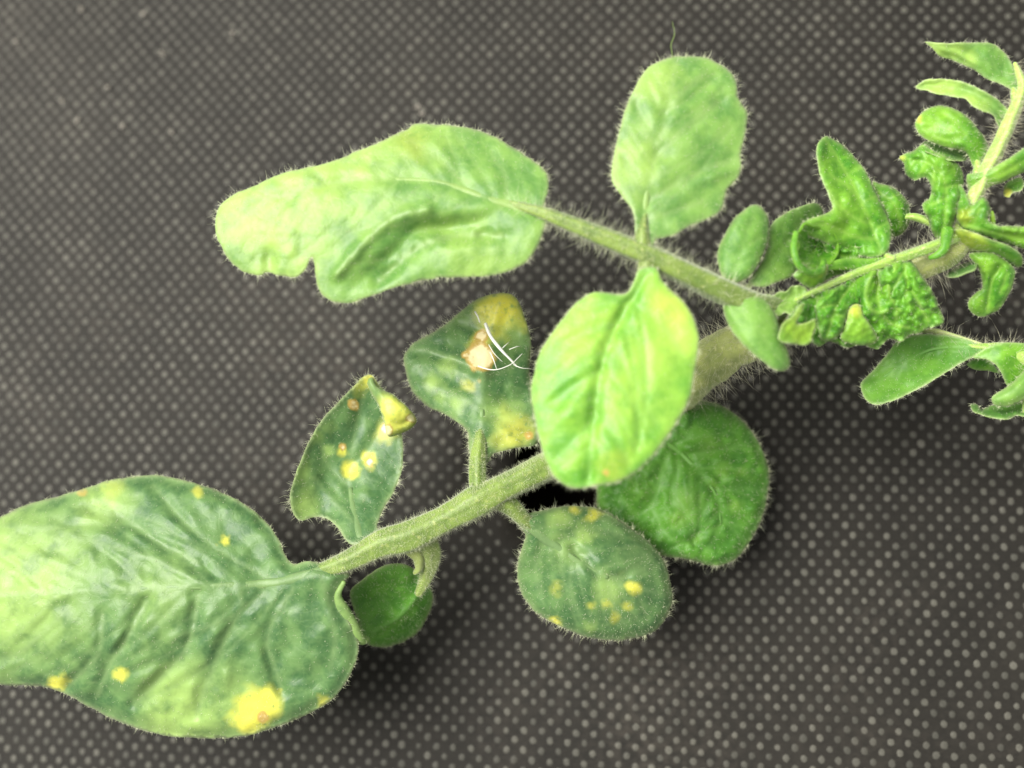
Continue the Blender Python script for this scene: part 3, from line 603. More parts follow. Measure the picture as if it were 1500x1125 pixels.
c3 = [(958, 390), (936, 396), (929, 410), (921, 426), (909, 431), (875, 428), (849, 439), (826, 465), (806, 492), (791, 515), (783, 544), (778, 574), (783, 610), (790, 643), (799, 673), (813, 699), (839, 715), (872, 711), (908, 705), (934, 689), (964, 659), (990, 620), (1010, 584), (1017, 548), (1024, 502), (1020, 479), (1007, 449), (987, 429), (971, 413), (965, 398)]
mc3 = [(945, 402), (915, 455), (889, 510), (876, 570), (867, 640), (862, 705)]
leaflet(C, M_lime, (946, 395, 35), [dict(outline=c3, flat=.5, seed=41, rough=.25, rscale=44, edge=(6, .2), H=[(946, 396, 35.3), (900, 490, 36.4), (872, 600, 37), (862, 700, 34.6), (790, 540, 35.2), (800, 650, 34.8), (840, 445, 35.4), (840, 540, 37.2), (930, 560, 37.4), (1015, 520, 35.2), (990, 440, 35.2), (960, 640, 35.2), (830, 640, 36.4), (915, 650, 36.6)],
    veins=auto_veins(mc3, c3, 7, depth=.15, width=3.2, seed=4) + [(mc3, 1.1, 6), ([(905, 475), (875, 480), (840, 500), (810, 530)], .4, 8), ([(882, 545), (850, 560), (815, 590)], .5, 8), ([(872, 610), (845, 640), (818, 665)], .55, 8), ([(912, 462), (935, 500), (945, 560)], .3, 8), ([(890, 515), (930, 560), (960, 620)], .3, 9), ([(874, 590), (900, 640), (920, 680)], .3, 9), ([(925, 440), (965, 470), (1000, 520)], .3, 8)],
    relief=[(832, 605, 22, 14, -40, .5), (900, 660, 22, 36, 0, .4)],
    spots=[(985, 450, 30, 'y', .2), (965, 440, 26, 'p', .9), (1000, 490, 50, 'p', .9), (850, 465, 55, 'p', .7), (830, 500, 40, 'p', .6), (888, 692, 6, 't', .35), (895, 688, 26, 'y', .2), (915, 570, 60, 'p', .5), (950, 520, 70, 'p', .5), (965, 600, 40, 'p', .4)], hair=(7, .8, 5, .005))], label='bright lime leaflet with a sunken midrib')

c4 = [(1072, 416), (1057, 404), (1051, 375), (1059, 348), (1075, 321), (1094, 304), (1110, 300), (1122, 311), (1127, 329), (1125, 353), (1115, 380), (1102, 401), (1087, 412)]
leaflet(C, M_small, (1072, 412, 30.6), [dict(outline=c4, seed=51, rough=.2, rscale=20, edge=(6, .5), H=[(1072, 412, 30.6), (1090, 350, 32), (1110, 302, 31.4), (1055, 370, 30.6), (1124, 340, 30.4)], veins=[([(1074, 412), (1088, 360), (1108, 306)], .2, 5)] + auto_veins([(1074, 412), (1088, 360), (1108, 306)], c4, 3, depth=.12, width=4, seed=1), hair=(6, .5, 4, .014), step=3)], label='small smooth oval leaflet')
c5 = [(1097, 414), (1112, 390), (1124, 362), (1126, 335), (1145, 316), (1169, 304), (1193, 297), (1204, 304), (1208, 320), (1202, 345), (1190, 372), (1172, 392), (1158, 405), (1136, 414), (1118, 421)]
leaflet(C, M_small, (1100, 414, 28), [dict(outline=c5, seed=53, rough=.3, rscale=16, edge=(5, .2), H=[(1100, 414, 28.4), (1140, 370, 27.2), (1195, 300, 28.6), (1130, 340, 27.6), (1195, 350, 26), (1160, 402, 27)], veins=[([(1102, 412), (1145, 365), (1195, 305)], .3, 5)] + auto_veins([(1102, 412), (1145, 365), (1195, 305)], c5, 4, depth=.2, width=4, seed=2), spots=[(1140, 400, 30, 'p', .25)], hair=(7, .6, 4, .012), step=3)], label='dull green leaflet tucked behind the small oval one')
c6 = [(1062, 434), (1078, 427), (1105, 431), (1123, 441), (1137, 463), (1146, 495), (1155, 516), (1157, 535), (1147, 544), (1131, 540), (1110, 524), (1089, 505), (1072, 484), (1061, 460)]
leaflet(C, M_small, (1066, 436, 30.8), [dict(outline=c6, seed=55, rough=.15, rscale=22, edge=(6, .5), H=[(1066, 436, 31), (1105, 480, 32.2), (1150, 538, 30.8), (1070, 475, 30.8), (1135, 465, 30.8)], veins=[([(1068, 436), (1105, 478), (1148, 535)], .15, 5)], spots=[(1100, 470, 60, 'p', .15)], hair=(6, .5, 4, .010), step=3)], label='small smooth grey-green oval leaflet over the stem')
c7 = [(1120, 440), (1123, 431), (1133, 434), (1140, 428), (1152, 427), (1160, 419), (1172, 418), (1182, 424), (1178, 440), (1172, 455), (1160, 462), (1150, 457), (1140, 462), (1128, 455)]
leaflet(C, M_small, (1130, 440, 28), [dict(outline=c7, seed=57, rough=.5, rscale=9, edge=(4, -.4), H=[(1125, 440, 27.8), (1178, 425, 28.6), (1160, 458, 28.4), (1150, 440, 27.4)], veins=[([(1125, 445), (1150, 440), (1178, 428)], .3, 4)], spots=[(1150, 435, 45, 'p', .45)], hair=(4, .4, 3, .006), step=2.6)], label='pale crinkled leaf scrap')

# --- young crumpled leaf
E_ = stalk('compound_leaf', [
    dict(pts=[(1425, 335, 29.5, 8), (1380, 356, 31, 8), (1330, 374, 31.6, 7.5), (1270, 394, 31.8, 6), (1215, 417, 31.4, 4.5), (1165, 440, 30, 3)], ridges=4, ridge=.14, hair=(7, .09), pale=.0, seed=8),
    dict(pts=[(1384, 340, 29, 6), (1362, 326, 28.4, 6), (1340, 318, 28.2, 6), (1322, 318, 28, 4)], ridges=3, hair=(9, .05)),
    dict(pts=[(1310, 380, 32.2, 6), (1298, 374, 31.6, 5), (1292, 364, 30.8, 3)], ridges=3, hair=(6, .03))], M_youngstem, M_hair, plant, (1425, 335, 29.5), 'young leaf with crumpled bright green leaflets')
e3 = [(1207, 200), (1220, 203), (1237, 215), (1256, 235), (1272, 258), (1286, 286), (1299, 312), (1306, 335), (1304, 356), (1297, 371), (1280, 377), (1258, 374), (1240, 366), (1222, 362), (1203, 352), (1184, 346), (1172, 334), (1184, 321), (1205, 315), (1220, 305), (1212, 283), (1203, 260), (1197, 235), (1197, 214)]
m_e3 = [(1292, 370), (1274, 325), (1254, 280), (1232, 240), (1209, 205)]
leaflet(E_, M_young, (1292, 370, 32.4), [dict(outline=e3, seed=61, rough=.6, rscale=15, edge=(5, .5), H=[(1292, 370, 32.6), (1262, 300, 33.4), (1208, 205, 31.6), (1204, 260, 32), (1250, 235, 31.8), (1300, 330, 31.6), (1225, 330, 32.8), (1180, 333, 31.8), (1240, 366, 31)],
    veins=[(m_e3, .55, 5), ([(1275, 328), (1250, 318), (1228, 300), (1215, 280)], .5, 5), ([(1284, 350), (1250, 346), (1215, 330), (1190, 330)], .6, 5), ([(1258, 290), (1240, 272), (1215, 255)], .4, 5), ([(1262, 298), (1275, 290), (1284, 288)], .4, 4), ([(1240, 255), (1255, 248), (1262, 246)], .35, 4), ([(1280, 338), (1292, 330), (1302, 325)], .4, 4)],
    relief=[(1250, 345, 18, 10, 10, .7), (1222, 325, 14, 10, 0, .6)], spots=[(1225, 310, 40, 'p', .35), (1205, 240, 20, 'p', .2), (1240, 300, 40, 'p', .2)], hair=(7, .5, 4, .010), step=2.8)], label='pointed bright green leaflet with quilted surface')
# cupped curled leaflet: an open bowl with a rolled rim
def cup(acc, x0, y0, rx, ry, h0, depth, a0, a1, roll, seed, n=46, m=16, pale=.3):
    th = np.linspace(math.radians(a0), math.radians(a1), n); u = np.linspace(0.06, 1.18, m)
    T, U = np.meshgrid(th, u, indexing='ij')
    r = np.where(U < 1, U, 1 + (U - 1) * roll); h = h0 - depth * (1 - np.clip(U, 0, 1) ** 2) - depth * 1.6 * np.clip(U - 1, 0, 1) ** 1.0
    h = h + 1.4 * (1 - np.cos(T)) * .4 * U + .9 * fbm(np.cos(T) * 2 + U * 3, np.sin(T) * 2 + U, seed, 3); w = 1 + .32 * fbm(np.cos(T) * 2.2, np.sin(T) * 2.2, seed + 4, 2)
    X, Y = x0 + rx * r * w * np.cos(T), y0 + ry * r * w * np.sin(T)
    V = P(X.ravel(), Y.ravel(), h.ravel()); F = []
    for i in range(n - 1):
        for j in range(m - 1): F += [(i * m + j, i * m + j + 1, (i + 1) * m + j + 1), (i * m + j, (i + 1) * m + j + 1, (i + 1) * m + j)]
    F = np.array(F); N, fn = tri_normals(V, F)
    if fn[:, 2].sum() < 0: F = F[:, ::-1]; N, fn = tri_normals(V, F)
    k = len(V); acc.add(np.vstack([V, V - N * .15 * MM]), [tuple(f) for f in F] + [tuple(f[::-1] + k) for f in F], 0, pale=np.tile((np.clip(1 - abs(U - 1) * 4, 0, 1) * pale).ravel(), 2), vein=np.tile((np.sin(T * 7) > .85).ravel() * .4, 2))
    s = RNG.choice(k, 160); acc.hairs(V[s], N[s] + RNG.normal(0, .5, (160, 3)), 5 * pxsize(h0) * RNG.gamma(3, 1 / 3, 160), .010 * MM)
a = Acc()
cup(a, 1194, 362, 30, 34, 32.2, 3.4, 0, 360, .35, 3)
sheet(a, outline=[(1205, 352), (1225, 345), (1250, 360), (1285, 368), (1305, 376), (1290, 392), (1255, 398), (1225, 404), (1205, 412), (1196, 395), (1212, 380)], H=[(1210, 355, 30.6), (1300, 376, 31), (1255, 372, 31.4), (1205, 408, 30), (1250, 395, 30.4)], rough=1.3, rscale=8, veins=[([(1300, 378), (1255, 378), (1210, 372)], .8, 4), ([(1290, 386), (1250, 392), (1212, 400)], .8, 4)], hair=(4, .3, 3, .02), step=2.4, seed=67)
sheet(a, outline=[(1168, 396), (1180, 392), (1196, 398), (1206, 384), (1212, 392), (1208, 410), (1202, 422), (1188, 424), (1172, 414), (1162, 404)], H=[(1170, 400, 31.6), (1206, 388, 33), (1195, 420, 30.6), (1188, 404, 32.4)], rough=.4, rscale=9, spots=[(1203, 392, 12, 'y', .6), (1192, 388, 6, 't', .6), (1185, 410, 22, 'p', .4)], hair=(4, .4, 3, .01), step=2.6, seed=66)
tube(a, [(1166, 340, 32.8, 4), (1163, 365, 33.2, 5), (1170, 388, 33.4, 5), (1186, 399, 33.4, 5), (1202, 396, 33.2, 6), (1207, 382, 32.6, 4)], ring=12, ridges=2, ridge=.1, hair=(5, .03), pale=.0)
e2 = finish(a, 'leaflet', [M_young, M_hair], E_, P(1215, 385, 32)); e2['label'] = 'young leaflet curled into a cup'

e1 = [(1143, 491), (1150, 470), (1164, 456), (1172, 440), (1188, 428), (1215, 412), (1250, 398), (1290, 386), (1325, 376), (1345, 395), (1362, 425), (1382, 465), (1378, 476), (1358, 481), (1346, 488), (1333, 490), (1320, 501), (1302, 497), (1284, 511), (1262, 504), (1240, 509), (1216, 500), (1200, 508), (1184, 500), (1160, 504)]
folds = [([(1330, 380), (1318, 420), (1312, 470)], 1.2, 5), ([(1300, 388), (1285, 430), (1300, 470), (1330, 480)], 1.3, 5), ([(1260, 398), (1245, 430), (1260, 470), (1285, 495)], 1.4, 5), ([(1225, 412), (1240, 450), (1232, 490)], 1.2, 6), ([(1195, 428), (1200, 460), (1188, 498)], 1.3, 5), ([(1345, 400), (1345, 440), (1360, 470)], .9, 5), ([(1280, 395), (1268, 430), (1278, 455), (1300, 455)], -1.1, 5), ([(1312, 385), (1302, 425), (1318, 455)], -.8, 4), ([(1210, 425), (1218, 455), (1210, 490)], -.6, 7), ([(1330, 440), (1350, 445), (1365, 455)], -.5, 4)]
leaflet(E_, M_young, (1320, 385, 31.8), [
    dict(outline=e1, seed=71, rough=2.0, rscale=12, edge=(6, .8), fr=4, H=[(1325, 378, 31.8), (1250, 400, 31.8), (1180, 435, 30.6), (1145, 490, 30), (1200, 502, 29.4), (1260, 470, 31.6), (1300, 505, 29.2), (1375, 468, 29.8), (1330, 440, 31.8)], veins=folds, spots=[(1340, 470, 36, 'p', .05), (1290, 400, 40, 'p', .3)], hair=(6, .4, 4, .02), step=2.4),
    dict(outline=[(1286, 398), (1310, 386), (1334, 382), (1352, 405), (1374, 446), (1356, 456), (1338, 446), (1318, 456), (1298, 440), (1290, 420)], seed=171, rough=1.5, rscale=10, fr=4, edge=(4, .9), H=[(1330, 388, 32.4), (1370, 446, 31.2), (1300, 436, 32.2), (1320, 415, 33.2)], veins=[([(1325, 386), (1330, 415), (1350, 450)], 1.0, 3), ([(1322, 400), (1305, 430)], .9, 3), ([(1332, 412), (1322, 448)], .8, 3)], hair=(4, .4, 3, .02), step=2.4),
    dict(outline=[(1194, 452), (1202, 432), (1222, 420), (1246, 414), (1266, 424), (1262, 446), (1248, 452), (1240, 472), (1226, 494), (1206, 500), (1198, 480)], seed=172, rough=1.3, rscale=11, fr=4, edge=(4, .9), H=[(1230, 422, 32.2), (1260, 436, 31.6), (1210, 495, 30.8), (1200, 455, 31.4), (1225, 455, 33)], veins=[([(1245, 420), (1225, 450), (1212, 492)], 1.0, 3), ([(1228, 445), (1204, 450)], .8, 3), ([(1222, 460), (1238, 464)], .8, 3)], hair=(4, .4, 3, .02), step=2.4),
    dict(outline=[(1140, 497), (1148, 474), (1162, 462), (1172, 446), (1180, 446), (1172, 462), (1168, 474), (1182, 472), (1196, 468), (1192, 488), (1184, 504), (1160, 504)], seed=73, rough=.4, rscale=10, edge=(4, -.2), H=[(1142, 496, 32.4), (1176, 448, 32.8), (1194, 470, 32.6), (1175, 485, 31.8), (1184, 502, 31.6)], spots=[(1165, 480, 60, 'p', .9)], hair=(4, .4, 3, .004), step=2.6),
    dict(outline=[(1232, 497), (1240, 470), (1246, 450), (1258, 446), (1266, 462), (1280, 484), (1284, 500), (1260, 506)], seed=75, rough=.35, rscale=9, edge=(4, .4), H=[(1252, 450, 32.8), (1236, 495, 31.4), (1280, 498, 31.2), (1258, 480, 32.8)], spots=[(1253, 452, 14, 'y', .5), (1258, 475, 30, 'p', .5)], hair=(4, .4, 3, .006), step=2.6)],
    tubes=[dict(pts=[(1205, 392, 31, 5), (1235, 386, 31.4, 9), (1270, 386, 31.4, 9), (1300, 380, 31, 6)], ring=12, ridges=3, ridge=.2, hair=(4, .03))],
    label='tightly crumpled bright green leaflet')
leaflet(E_, M_young, (1300, 330, 28.5), [dict(outline=[(1278, 268), (1290, 270), (1307, 274), (1324, 288), (1334, 309), (1331, 330), (1320, 343), (1304, 346), (1290, 330), (1284, 300)], seed=77, rough=.7, rscale=10, edge=(6, 1.2), H=[(1283, 275, 29), (1325, 292, 29.4), (1330, 330, 27.6), (1305, 342, 28), (1305, 305, 30)], veins=[([(1285, 280), (1310, 300), (1322, 338)], .6, 5), ([(1300, 292), (1315, 285)], .4, 4)], hair=(8, .8, 5, .03), step=2.6)], label='small curled leaflet beside the pointed one')

# --- lower young leaf at the shoot
Fk = stalk('compound_leaf', [dict(pts=[(1535, 535, 24, 15), (1500, 522, 25, 14), (1470, 512, 25, 10), (1440, 508, 24.4, 5), (1400, 506, 23.4, 3)], ridges=3, ridge=.1, hair=(14, .04), flat=.6),
    dict(pts=[(1340, 484, 21, 3), (1370, 485, 22, 4), (1402, 494, 23, 4), (1440, 507, 24, 4)], ridges=3, hair=(12, .05), pale=.6, ring=12)], M_youngstem, M_hair_w, plant, (1535, 535, 24), 'young leaf bent on a curved green stalk')
f1 = [(1261, 566), (1268, 584), (1281, 592), (1303, 589), (1331, 577), (1370, 555), (1405, 533), (1433, 519), (1449, 510), (1438, 506), (1416, 497), (1394, 492), (1358, 489), (1331, 492), (1312, 502), (1295, 524), (1279, 543), (1265, 557)]
leaflet(Fk, M_deep, (1440, 510, 24), [dict(outline=f1, seed=81, midrib=([(1440, 508), (1394, 508), (1364, 512), (1336, 525), (1295, 552)], 3.5, 1.5), rough=.3, rscale=18, edge=(4, -.2), H=[(1440, 509, 24.4), (1364, 512, 21.6), (1295, 551, 20.8), (1265, 570, 21), (1300, 586, 22.6), (1370, 552, 23.6), (1310, 508, 22), (1360, 491, 22.6), (1400, 494, 23.6)], veins=[([(1440, 509), (1394, 508), (1364, 512), (1336, 525), (1295, 552), (1268, 572)], -.3, 4), ([(1364, 512), (1350, 540)], .3, 4), ([(1320, 534), (1315, 560)], .25, 4), ([(1385, 509), (1375, 532)], .25, 4)], spots=[(1310, 565, 60, 'p', .35), (1360, 545, 40, 'p', .35), (1275, 575, 30, 'p', .3), (1390, 500, 30, 'p', .25)], hair=(8, .6, 5, .016), step=2.8)], label='narrow boat-shaped leaflet folded along its midrib')
leaflet(Fk, M_young, (1490, 540, 24), [dict(outline=[(1425, 524), (1440, 512), (1460, 504), (1485, 502), (1515, 506), (1540, 530), (1520, 560), (1490, 570), (1476, 565), (1468, 548), (1458, 534), (1444, 526)], seed=83, rough=.2, rscale=20, edge=(4, -.2), H=[(1430, 522, 24.6), (1480, 504, 26), (1520, 520, 25), (1476, 560, 24), (1470, 530, 26)], spots=[(1480, 525, 40, 'p', .2)], hair=(7, .3, 4, .006), step=3),
    dict(outline=[(1416, 534), (1432, 524), (1448, 526), (1460, 538), (1465, 548), (1448, 544), (1430, 542)], seed=84, rough=.2, rscale=10, H=[(1418, 534, 21), (1460, 545, 20), (1440, 528, 21)], hair=(18, .12, 4, .01), step=3)], label='broad green base of the bent leaf stalk')
leaflet(Fk, M_small, (1500, 560, 23.5), [dict(outline=[(1453, 590), (1454, 580), (1470, 570), (1486, 556), (1505, 540), (1530, 535), (1530, 575), (1500, 586), (1480, 594), (1462, 595)], seed=85, rough=.3, rscale=14, edge=(6, .8), H=[(1458, 588, 25), (1490, 568, 26.4), (1520, 550, 26), (1490, 592, 25), (1480, 560, 25.6)], veins=[([(1460, 586), (1490, 572), (1520, 555)], .2, 4)], spots=[(1480, 580, 40, 'p', .2)], hair=(6, .4, 4, .01), step=2.8),
    dict(outline=[(1498, 600), (1503, 580), (1530, 570), (1530, 625), (1505, 612)], seed=86, H=[(1500, 600, 23), (1530, 600, 23), (1510, 580, 23.6)], spots=[(1510, 600, 60, 'p', 1)], step=3)], label='thick pale finger-shaped leaflet')
leaflet(Fk, M_deep, (1500, 600, 22), [dict(outline=[(1422, 593), (1430, 592), (1438, 600), (1452, 594), (1470, 590), (1495, 588), (1525, 596), (1515, 612), (1490, 608), (1474, 614), (1450, 611), (1436, 606), (1426, 602)], seed=87, rough=.8, rscale=8, edge=(4, .6), H=[(1425, 596, 20.5), (1470, 602, 22), (1515, 602, 22)], hair=(5, .5, 4, .03), step=2.4)], label='dark wrinkled leaflet under the bent stalk')

# --- topmost young leaf
G = stalk('compound_leaf', [dict(pts=[(1398, 356, 29, 11), (1418, 312, 31, 10.5), (1440, 262, 32.5, 11), (1466, 208, 33.5, 11), (1484, 165, 34, 10), (1497, 130, 34.4, 7), (1492, 106, 34.6, 5), (1486, 92, 34.8, 2.5)], ridges=4, ridge=.12, lump=.2, hair=(12, .09), pale=.14, seed=9),
    dict(pts=[(1488, 150, 34, 7), (1486, 140, 34, 6), (1484, 130, 33.8, 4)], ridges=3, hair=(6, .03)), dict(pts=[(1472, 205, 33.4, 7), (1474, 192, 33.4, 7), (1474, 180, 33.2, 4)], ridges=3, hair=(6, .03)),
    dict(pts=[(1440, 268, 32.2, 8), (1432, 256, 32.2, 8), (1432, 240, 32, 6), (1420, 215, 32, 3)], ridges=3, hair=(6, .03))], M_youngstem, M_hair_w, plant, (1398, 356, 29), 'topmost young leaf on a pale hairy stalk')
g1 = [(1355, 61), (1378, 63), (1411, 63), (1450, 63), (1467, 73), (1480, 89), (1489, 109), (1497, 129), (1490, 136), (1470, 124), (1444, 115), (1424, 101), (1398, 89), (1378, 83), (1365, 70)]
leaflet(G, M_small, (1492, 132, 34), [dict(outline=g1, seed=91, rough=.3, rscale=14, edge=(3, -.1), H=[(1492, 132, 34), (1450, 90, 35.2), (1356, 62, 34.4), (1400, 66, 35.4), (1470, 78, 34.2), (1430, 104, 33.6), (1385, 84, 33.4)], veins=[([(1490, 130), (1455, 98), (1420, 78), (1360, 63)], .2, 4), ([(1424, 95), (1400, 78), (1370, 68)], -.7, 4), ([(1460, 102), (1450, 80)], .15, 3), ([(1470, 112), (1472, 90)], .15, 3)], spots=[(1365, 66, 28, 'p', 1), (1420, 84, 14, 'p', .9), (1400, 74, 20, 'p', .8), (1390, 84, 22, 'p', .5)], hair=(5, .5, 4, .012), step=2.6)], label='folded pointed leaflet with pale tip')
g2 = [(1341, 128), (1355, 118), (1378, 115), (1408, 119), (1434, 129), (1457, 142), (1477, 161), (1486, 181), (1477, 191), (1464, 185), (1454, 168), (1427, 157), (1414, 145), (1385, 139), (1362, 134)]
leaflet(G, M_small, (1478, 186, 33.2), [dict(outline=g2, seed=93, rough=.35, rscale=10, edge=(4, -.3), jitter=1.4, H=[(1478, 186, 33.2), (1457, 158, 34.4), (1410, 134, 34.6), (1345, 127, 33.8), (1440, 134, 35), (1440, 160, 34.8)], veins=[([(1478, 184), (1455, 155), (1410, 132), (1348, 126)], .6, 5)], spots=[(1380, 124, 50, 'p', 1), (1420, 146, 20, 'p', 1), (1440, 158, 14, 'p', .9), (1345, 127, 10, 'p', 1)], hair=(4, .5, 4, .01), step=2.6)], label='narrow curved yellow-edged leaflet')
g3 = [(1343, 175), (1340, 185), (1352, 201), (1381, 214), (1411, 222), (1421, 234), (1430, 248), (1444, 239), (1451, 221), (1441, 201), (1424, 178), (1404, 163), (1381, 155), (1362, 158), (1348, 168)]
leaflet(G, M_young, (1436, 244, 32), [dict(outline=g3, seed=95, rough=.25, rscale=14, edge=(5, .5), H=[(1436, 244, 32), (1400, 190, 34.2), (1343, 180, 32.8), (1380, 157, 33), (1385, 212, 32.8), (1445, 215, 32.4), (1420, 205, 34.2)], veins=[([(1438, 240), (1420, 205), (1395, 190), (1345, 178)], -.15, 3), ([(1420, 205), (1400, 180), (1380, 165)], .3, 4), ([(1410, 200), (1385, 205), (1365, 200)], .3, 4), ([(1395, 190), (1370, 185), (1352, 190)], .2, 3)], spots=[(1375, 180, 40, 'p', .35), (1344, 172, 7, 'y', .6)], hair=(7, .6, 5, .02), step=2.6),
    dict(outline=[(1350, 211), (1362, 206), (1385, 214), (1410, 221), (1416, 233), (1395, 235), (1372, 228), (1355, 222)], seed=96, rough=.3, rscale=9, H=[(1352, 212, 30), (1414, 230, 30), (1380, 222, 30.6)], hair=(5, .5, 4, .03), step=2.8)], label='oval fresh green leaflet with ribbed veins')
g4 = [(1318, 230), (1338, 221), (1352, 212), (1371, 222), (1394, 233), (1408, 247), (1412, 267), (1405, 293), (1399, 319), (1390, 342), (1379, 352), (1369, 346), (1358, 319), (1351, 300), (1362, 290), (1364, 273), (1356, 260), (1339, 264), (1326, 254), (1324, 240)]
leaflet(G, M_young, (1382, 346, 31), [dict(outline=g4, seed=97, rough=.9, rscale=12, edge=(6, .9), H=[(1380, 348, 31.4), (1385, 300, 33.6), (1390, 250, 33.4), (1345, 240, 31.8), (1320, 231, 30.8), (1356, 305, 32), (1408, 260, 31.6), (1330, 258, 30.6)], veins=[([(1382, 345), (1386, 300), (1384, 265), (1365, 242), (1322, 232)], .5, 4), ([(1362, 240), (1352, 225)], .5, 3), ([(1355, 240), (1345, 258)], .6, 3), ([(1386, 290), (1365, 300)], .6, 4), ([(1386, 275), (1405, 270)], .6, 4), ([(1340, 236), (1330, 250)], .5, 3), ([(1368, 250), (1366, 270)], .9, 4)], spots=[(1318, 230, 7, 'y', .5), (1385, 245, 24, 'p', .3)], hair=(6, .5, 4, .02), step=2.4)], tubes=[dict(pts=[(1388, 336, 32, 9), (1386, 350, 32.4, 8), (1383, 364, 32.6, 6.5), (1374, 373, 32.4, 5.5), (1361, 378, 31.8, 3)], ridges=2, ring=12, hair=(5, .03))], label='twisted knobbly green leaflet')
leaflet(G, M_young, (1440, 262, 32), [dict(outline=[(1416, 257), (1430, 254), (1444, 250), (1470, 237), (1500, 216), (1530, 198), (1535, 235), (1500, 252), (1470, 267), (1450, 274), (1438, 286), (1425, 301), (1419, 282)], seed=99, rough=.2, rscale=18, edge=(5, .5), H=[(1418, 260, 33), (1426, 296, 31.6), (1470, 252, 34.4), (1530, 215, 35), (1500, 248, 33.6)], veins=[([(1420, 270), (1460, 258), (1530, 220)], .3, 5)], spots=[(1440, 268, 30, 'p', .3), (1470, 242, 30, 'p', .4)], hair=(6, .4, 4, .008), step=2.8),
    dict(outline=[(1470, 285), (1472, 272), (1482, 264), (1495, 260), (1500, 268), (1496, 279), (1484, 282), (1478, 289)], seed=100, rough=.5, rscale=7, H=[(1472, 284, 30), (1496, 265, 30), (1486, 276, 30.6)], spots=[(1474, 284, 9, 'y', .8)], step=2.6)], label='strap-like leaflet folded across the stalk')
leaflet(G, M_young, (1425, 335, 30), [dict(outline=[(1404, 270), (1413, 280), (1424, 300), (1440, 288), (1451, 304), (1448, 322), (1462, 330), (1480, 331), (1515, 336), (1515, 366), (1476, 357), (1452, 349), (1430, 342), (1410, 334), (1400, 320), (1402, 295)], seed=101, rough=.8, rscale=11, edge=(4, .7), H=[(1410, 330, 33), (1440, 315, 34), (1406, 280, 32.5), (1425, 300, 34.5), (1460, 338, 33), (1510, 345, 32.5), (1478, 356, 30.6)], veins=[([(1412, 330), (1450, 340), (1510, 352)], .9, 5), ([(1425, 330), (1435, 305)], .6, 5)], spots=[(1412, 318, 16, 'y', .3), (1490, 338, 30, 'p', .3)], hair=(6, .5, 4, .016), step=2.6),
    dict(outline=[(1398, 338), (1412, 337), (1436, 345), (1458, 353), (1480, 361), (1496, 374), (1498, 387), (1489, 392), (1474, 384), (1456, 373), (1430, 370), (1410, 368), (1396, 360)], seed=103, rough=.35, rscale=13, edge=(6, 1.0), H=[(1400, 350, 30.6), (1440, 358, 32.4), (1492, 382, 30.8), (1470, 366, 32.4)], veins=[([(1402, 352), (1450, 362), (1490, 385)], .3, 5)], spots=[(1415, 350, 26, 'y', .35), (1425, 355, 34, 'p', .45)], hair=(6, .4, 4, .01), step=2.6)],
    tubes=[dict(pts=[(1455, 333, 31, 4), (1454, 320, 32, 4), (1452, 310, 32.6, 3)], ring=8, ridges=0, ridge=0, pale=.9, hair=(9, .05))], label='pair of long narrow young blades')
g7 = [(1420, 372), (1444, 369), (1466, 376), (1481, 388), (1487, 399), (1484, 415), (1476, 436), (1463, 454), (1450, 461), (1439, 464), (1426, 461), (1418, 449), (1420, 438), (1430, 428), (1439, 422), (1438, 409), (1434, 396), (1428, 386)]
leaflet(G, M_young, (1422, 376, 29), [dict(outline=g7, seed=105, rough=.4, rscale=11, edge=(5, .6), H=[(1424, 376, 29.4), (1460, 384, 30), (1480, 400, 29), (1460, 450, 26), (1425, 448, 26.4), (1442, 420, 28)], veins=[([(1466, 390), (1452, 415), (1446, 455)], 1.1, 4), ([(1475, 400), (1465, 430)], .4, 4)], spots=[(1438, 390, 26, 'p', .35), (1430, 445, 22, 'p', .3)], hair=(6, .5, 4, .012), step=2.4)], label='hooked drooping young leaflet')
leaflet(G, M_deep, (1400, 395, 26), [dict(outline=[(1386, 404), (1396, 394), (1412, 386), (1428, 382), (1430, 393), (1415, 400), (1398, 406)], seed=107, rough=.3, rscale=9, H=[(1390, 402, 27), (1426, 386, 27.6), (1410, 394, 28)], hair=(5, .4, 3, .02), step=2.6)], label='tiny dark leaflet at the stem node')

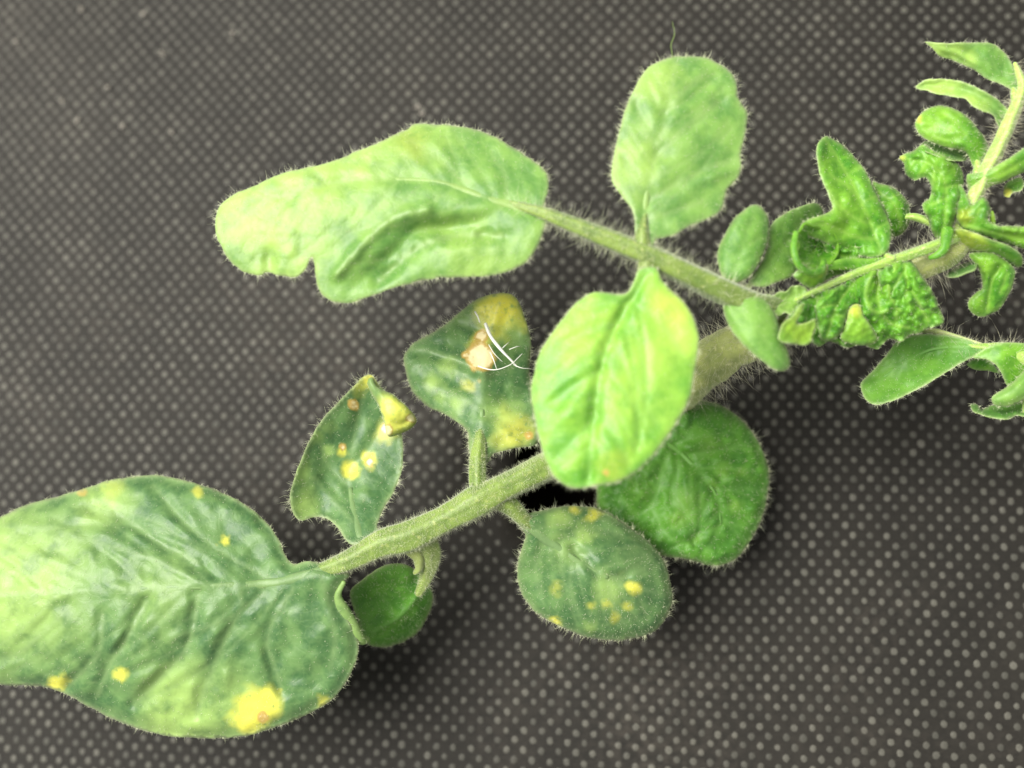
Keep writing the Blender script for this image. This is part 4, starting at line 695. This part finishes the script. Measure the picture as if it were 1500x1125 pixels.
# ------------------------------------------------------------------ loose white fibres on one leaflet, lint on the fabric
M_fibre = plain('white_fibre', (.86, .87, .80), .4, .5, .3)
M_lint = plain('grey_lint', (.30, .28, .24), .7, .2)
fw = None
strands = [([(711, 474), (716, 488), (724, 501), (735, 514), (747, 526), (757, 537)], 1.7), ([(713, 478), (719, 492), (728, 504), (740, 518), (752, 530)], 1.5), ([(700, 536), (715, 541), (730, 541), (748, 534), (757, 526), (765, 518)], .6), ([(718, 516), (723, 527), (728, 542)], .6), ([(734, 512), (740, 506), (746, 501)], .5), ([(752, 534), (764, 539), (777, 540)], .5), ([(696, 457), (700, 464), (703, 473)], 1.0), ([(716, 505), (724, 518), (736, 530)], .5), ([(746, 512), (756, 508), (762, 507)], .45)]
for i, (pl, r) in enumerate(strands):
    a = Acc(); k = len(pl)
    tube(a, [(x, y, 20.7 - .00016 * ((x - 705) ** 2 + (y - 530) ** 2) + .4 * math.sin(math.pi * j / (k - 1)), 1.5 * r * (1 - .5 * j / (k - 1))) for j, (x, y) in enumerate(pl)], ring=6, ridges=0, ridge=0, hair=(0, 0), step=3)
    o = finish(a, 'fibre_wisp' if fw is None else 'strand', [M_fibre], fw, P(711, 474, 20.5))
    if fw is None:
        fw = o; fw['label'] = 'loose wisp of shiny white fibres lying on the tan-scarred leaflet'; fw['category'] = 'fibre'
for x, y, r in [(613, 158, 5), (619, 168, 4), (120, 15, 6), (25, 62, 5), (210, 20, 5), (238, 78, 5), (93, 150, 5), (340, 48, 4), (115, 178, 6), (182, 186, 5), (253, 195, 4), (160, 130, 4)]:
    a = Acc(); c = P(x, y, 0); c[2] = wave(c[0:1], c[1:2])[0] + .0002
    for q in range(7):
        dv = RNG.normal(0, 1, 3); dv[2] = abs(dv[2]) * .3; dv /= np.linalg.norm(dv); n = 5
        pts = c + np.outer(np.linspace(-.5, .5, n), dv) * r * 1.7 * pxsize(0) + RNG.normal(0, .00006, (n, 3)); pts[:, 2] = np.maximum(pts[:, 2], c[2] - .0001)
        V = []; F = []
        for j in range(n):
            for g in range(4): V.append(pts[j] + .00005 * np.array([math.cos(g * 1.57), math.sin(g * 1.57), .5 * math.sin(g * 3.1 + 1)]))
        for j in range(n - 1):
            for g in range(4): F.append((j * 4 + g, j * 4 + (g + 1) % 4, j * 4 + 4 + (g + 1) % 4, j * 4 + 4 + g))
        a.add(np.array(V), F, 0)
    o = finish(a, 'lint_speck', [M_lint], None, c); o['label'] = 'tiny pale speck of lint on the black fabric'; o['category'] = 'lint'; o['group'] = 'lint specks on the fabric'

for o in S.objects:
    if 'o_' in o: del o['o_']
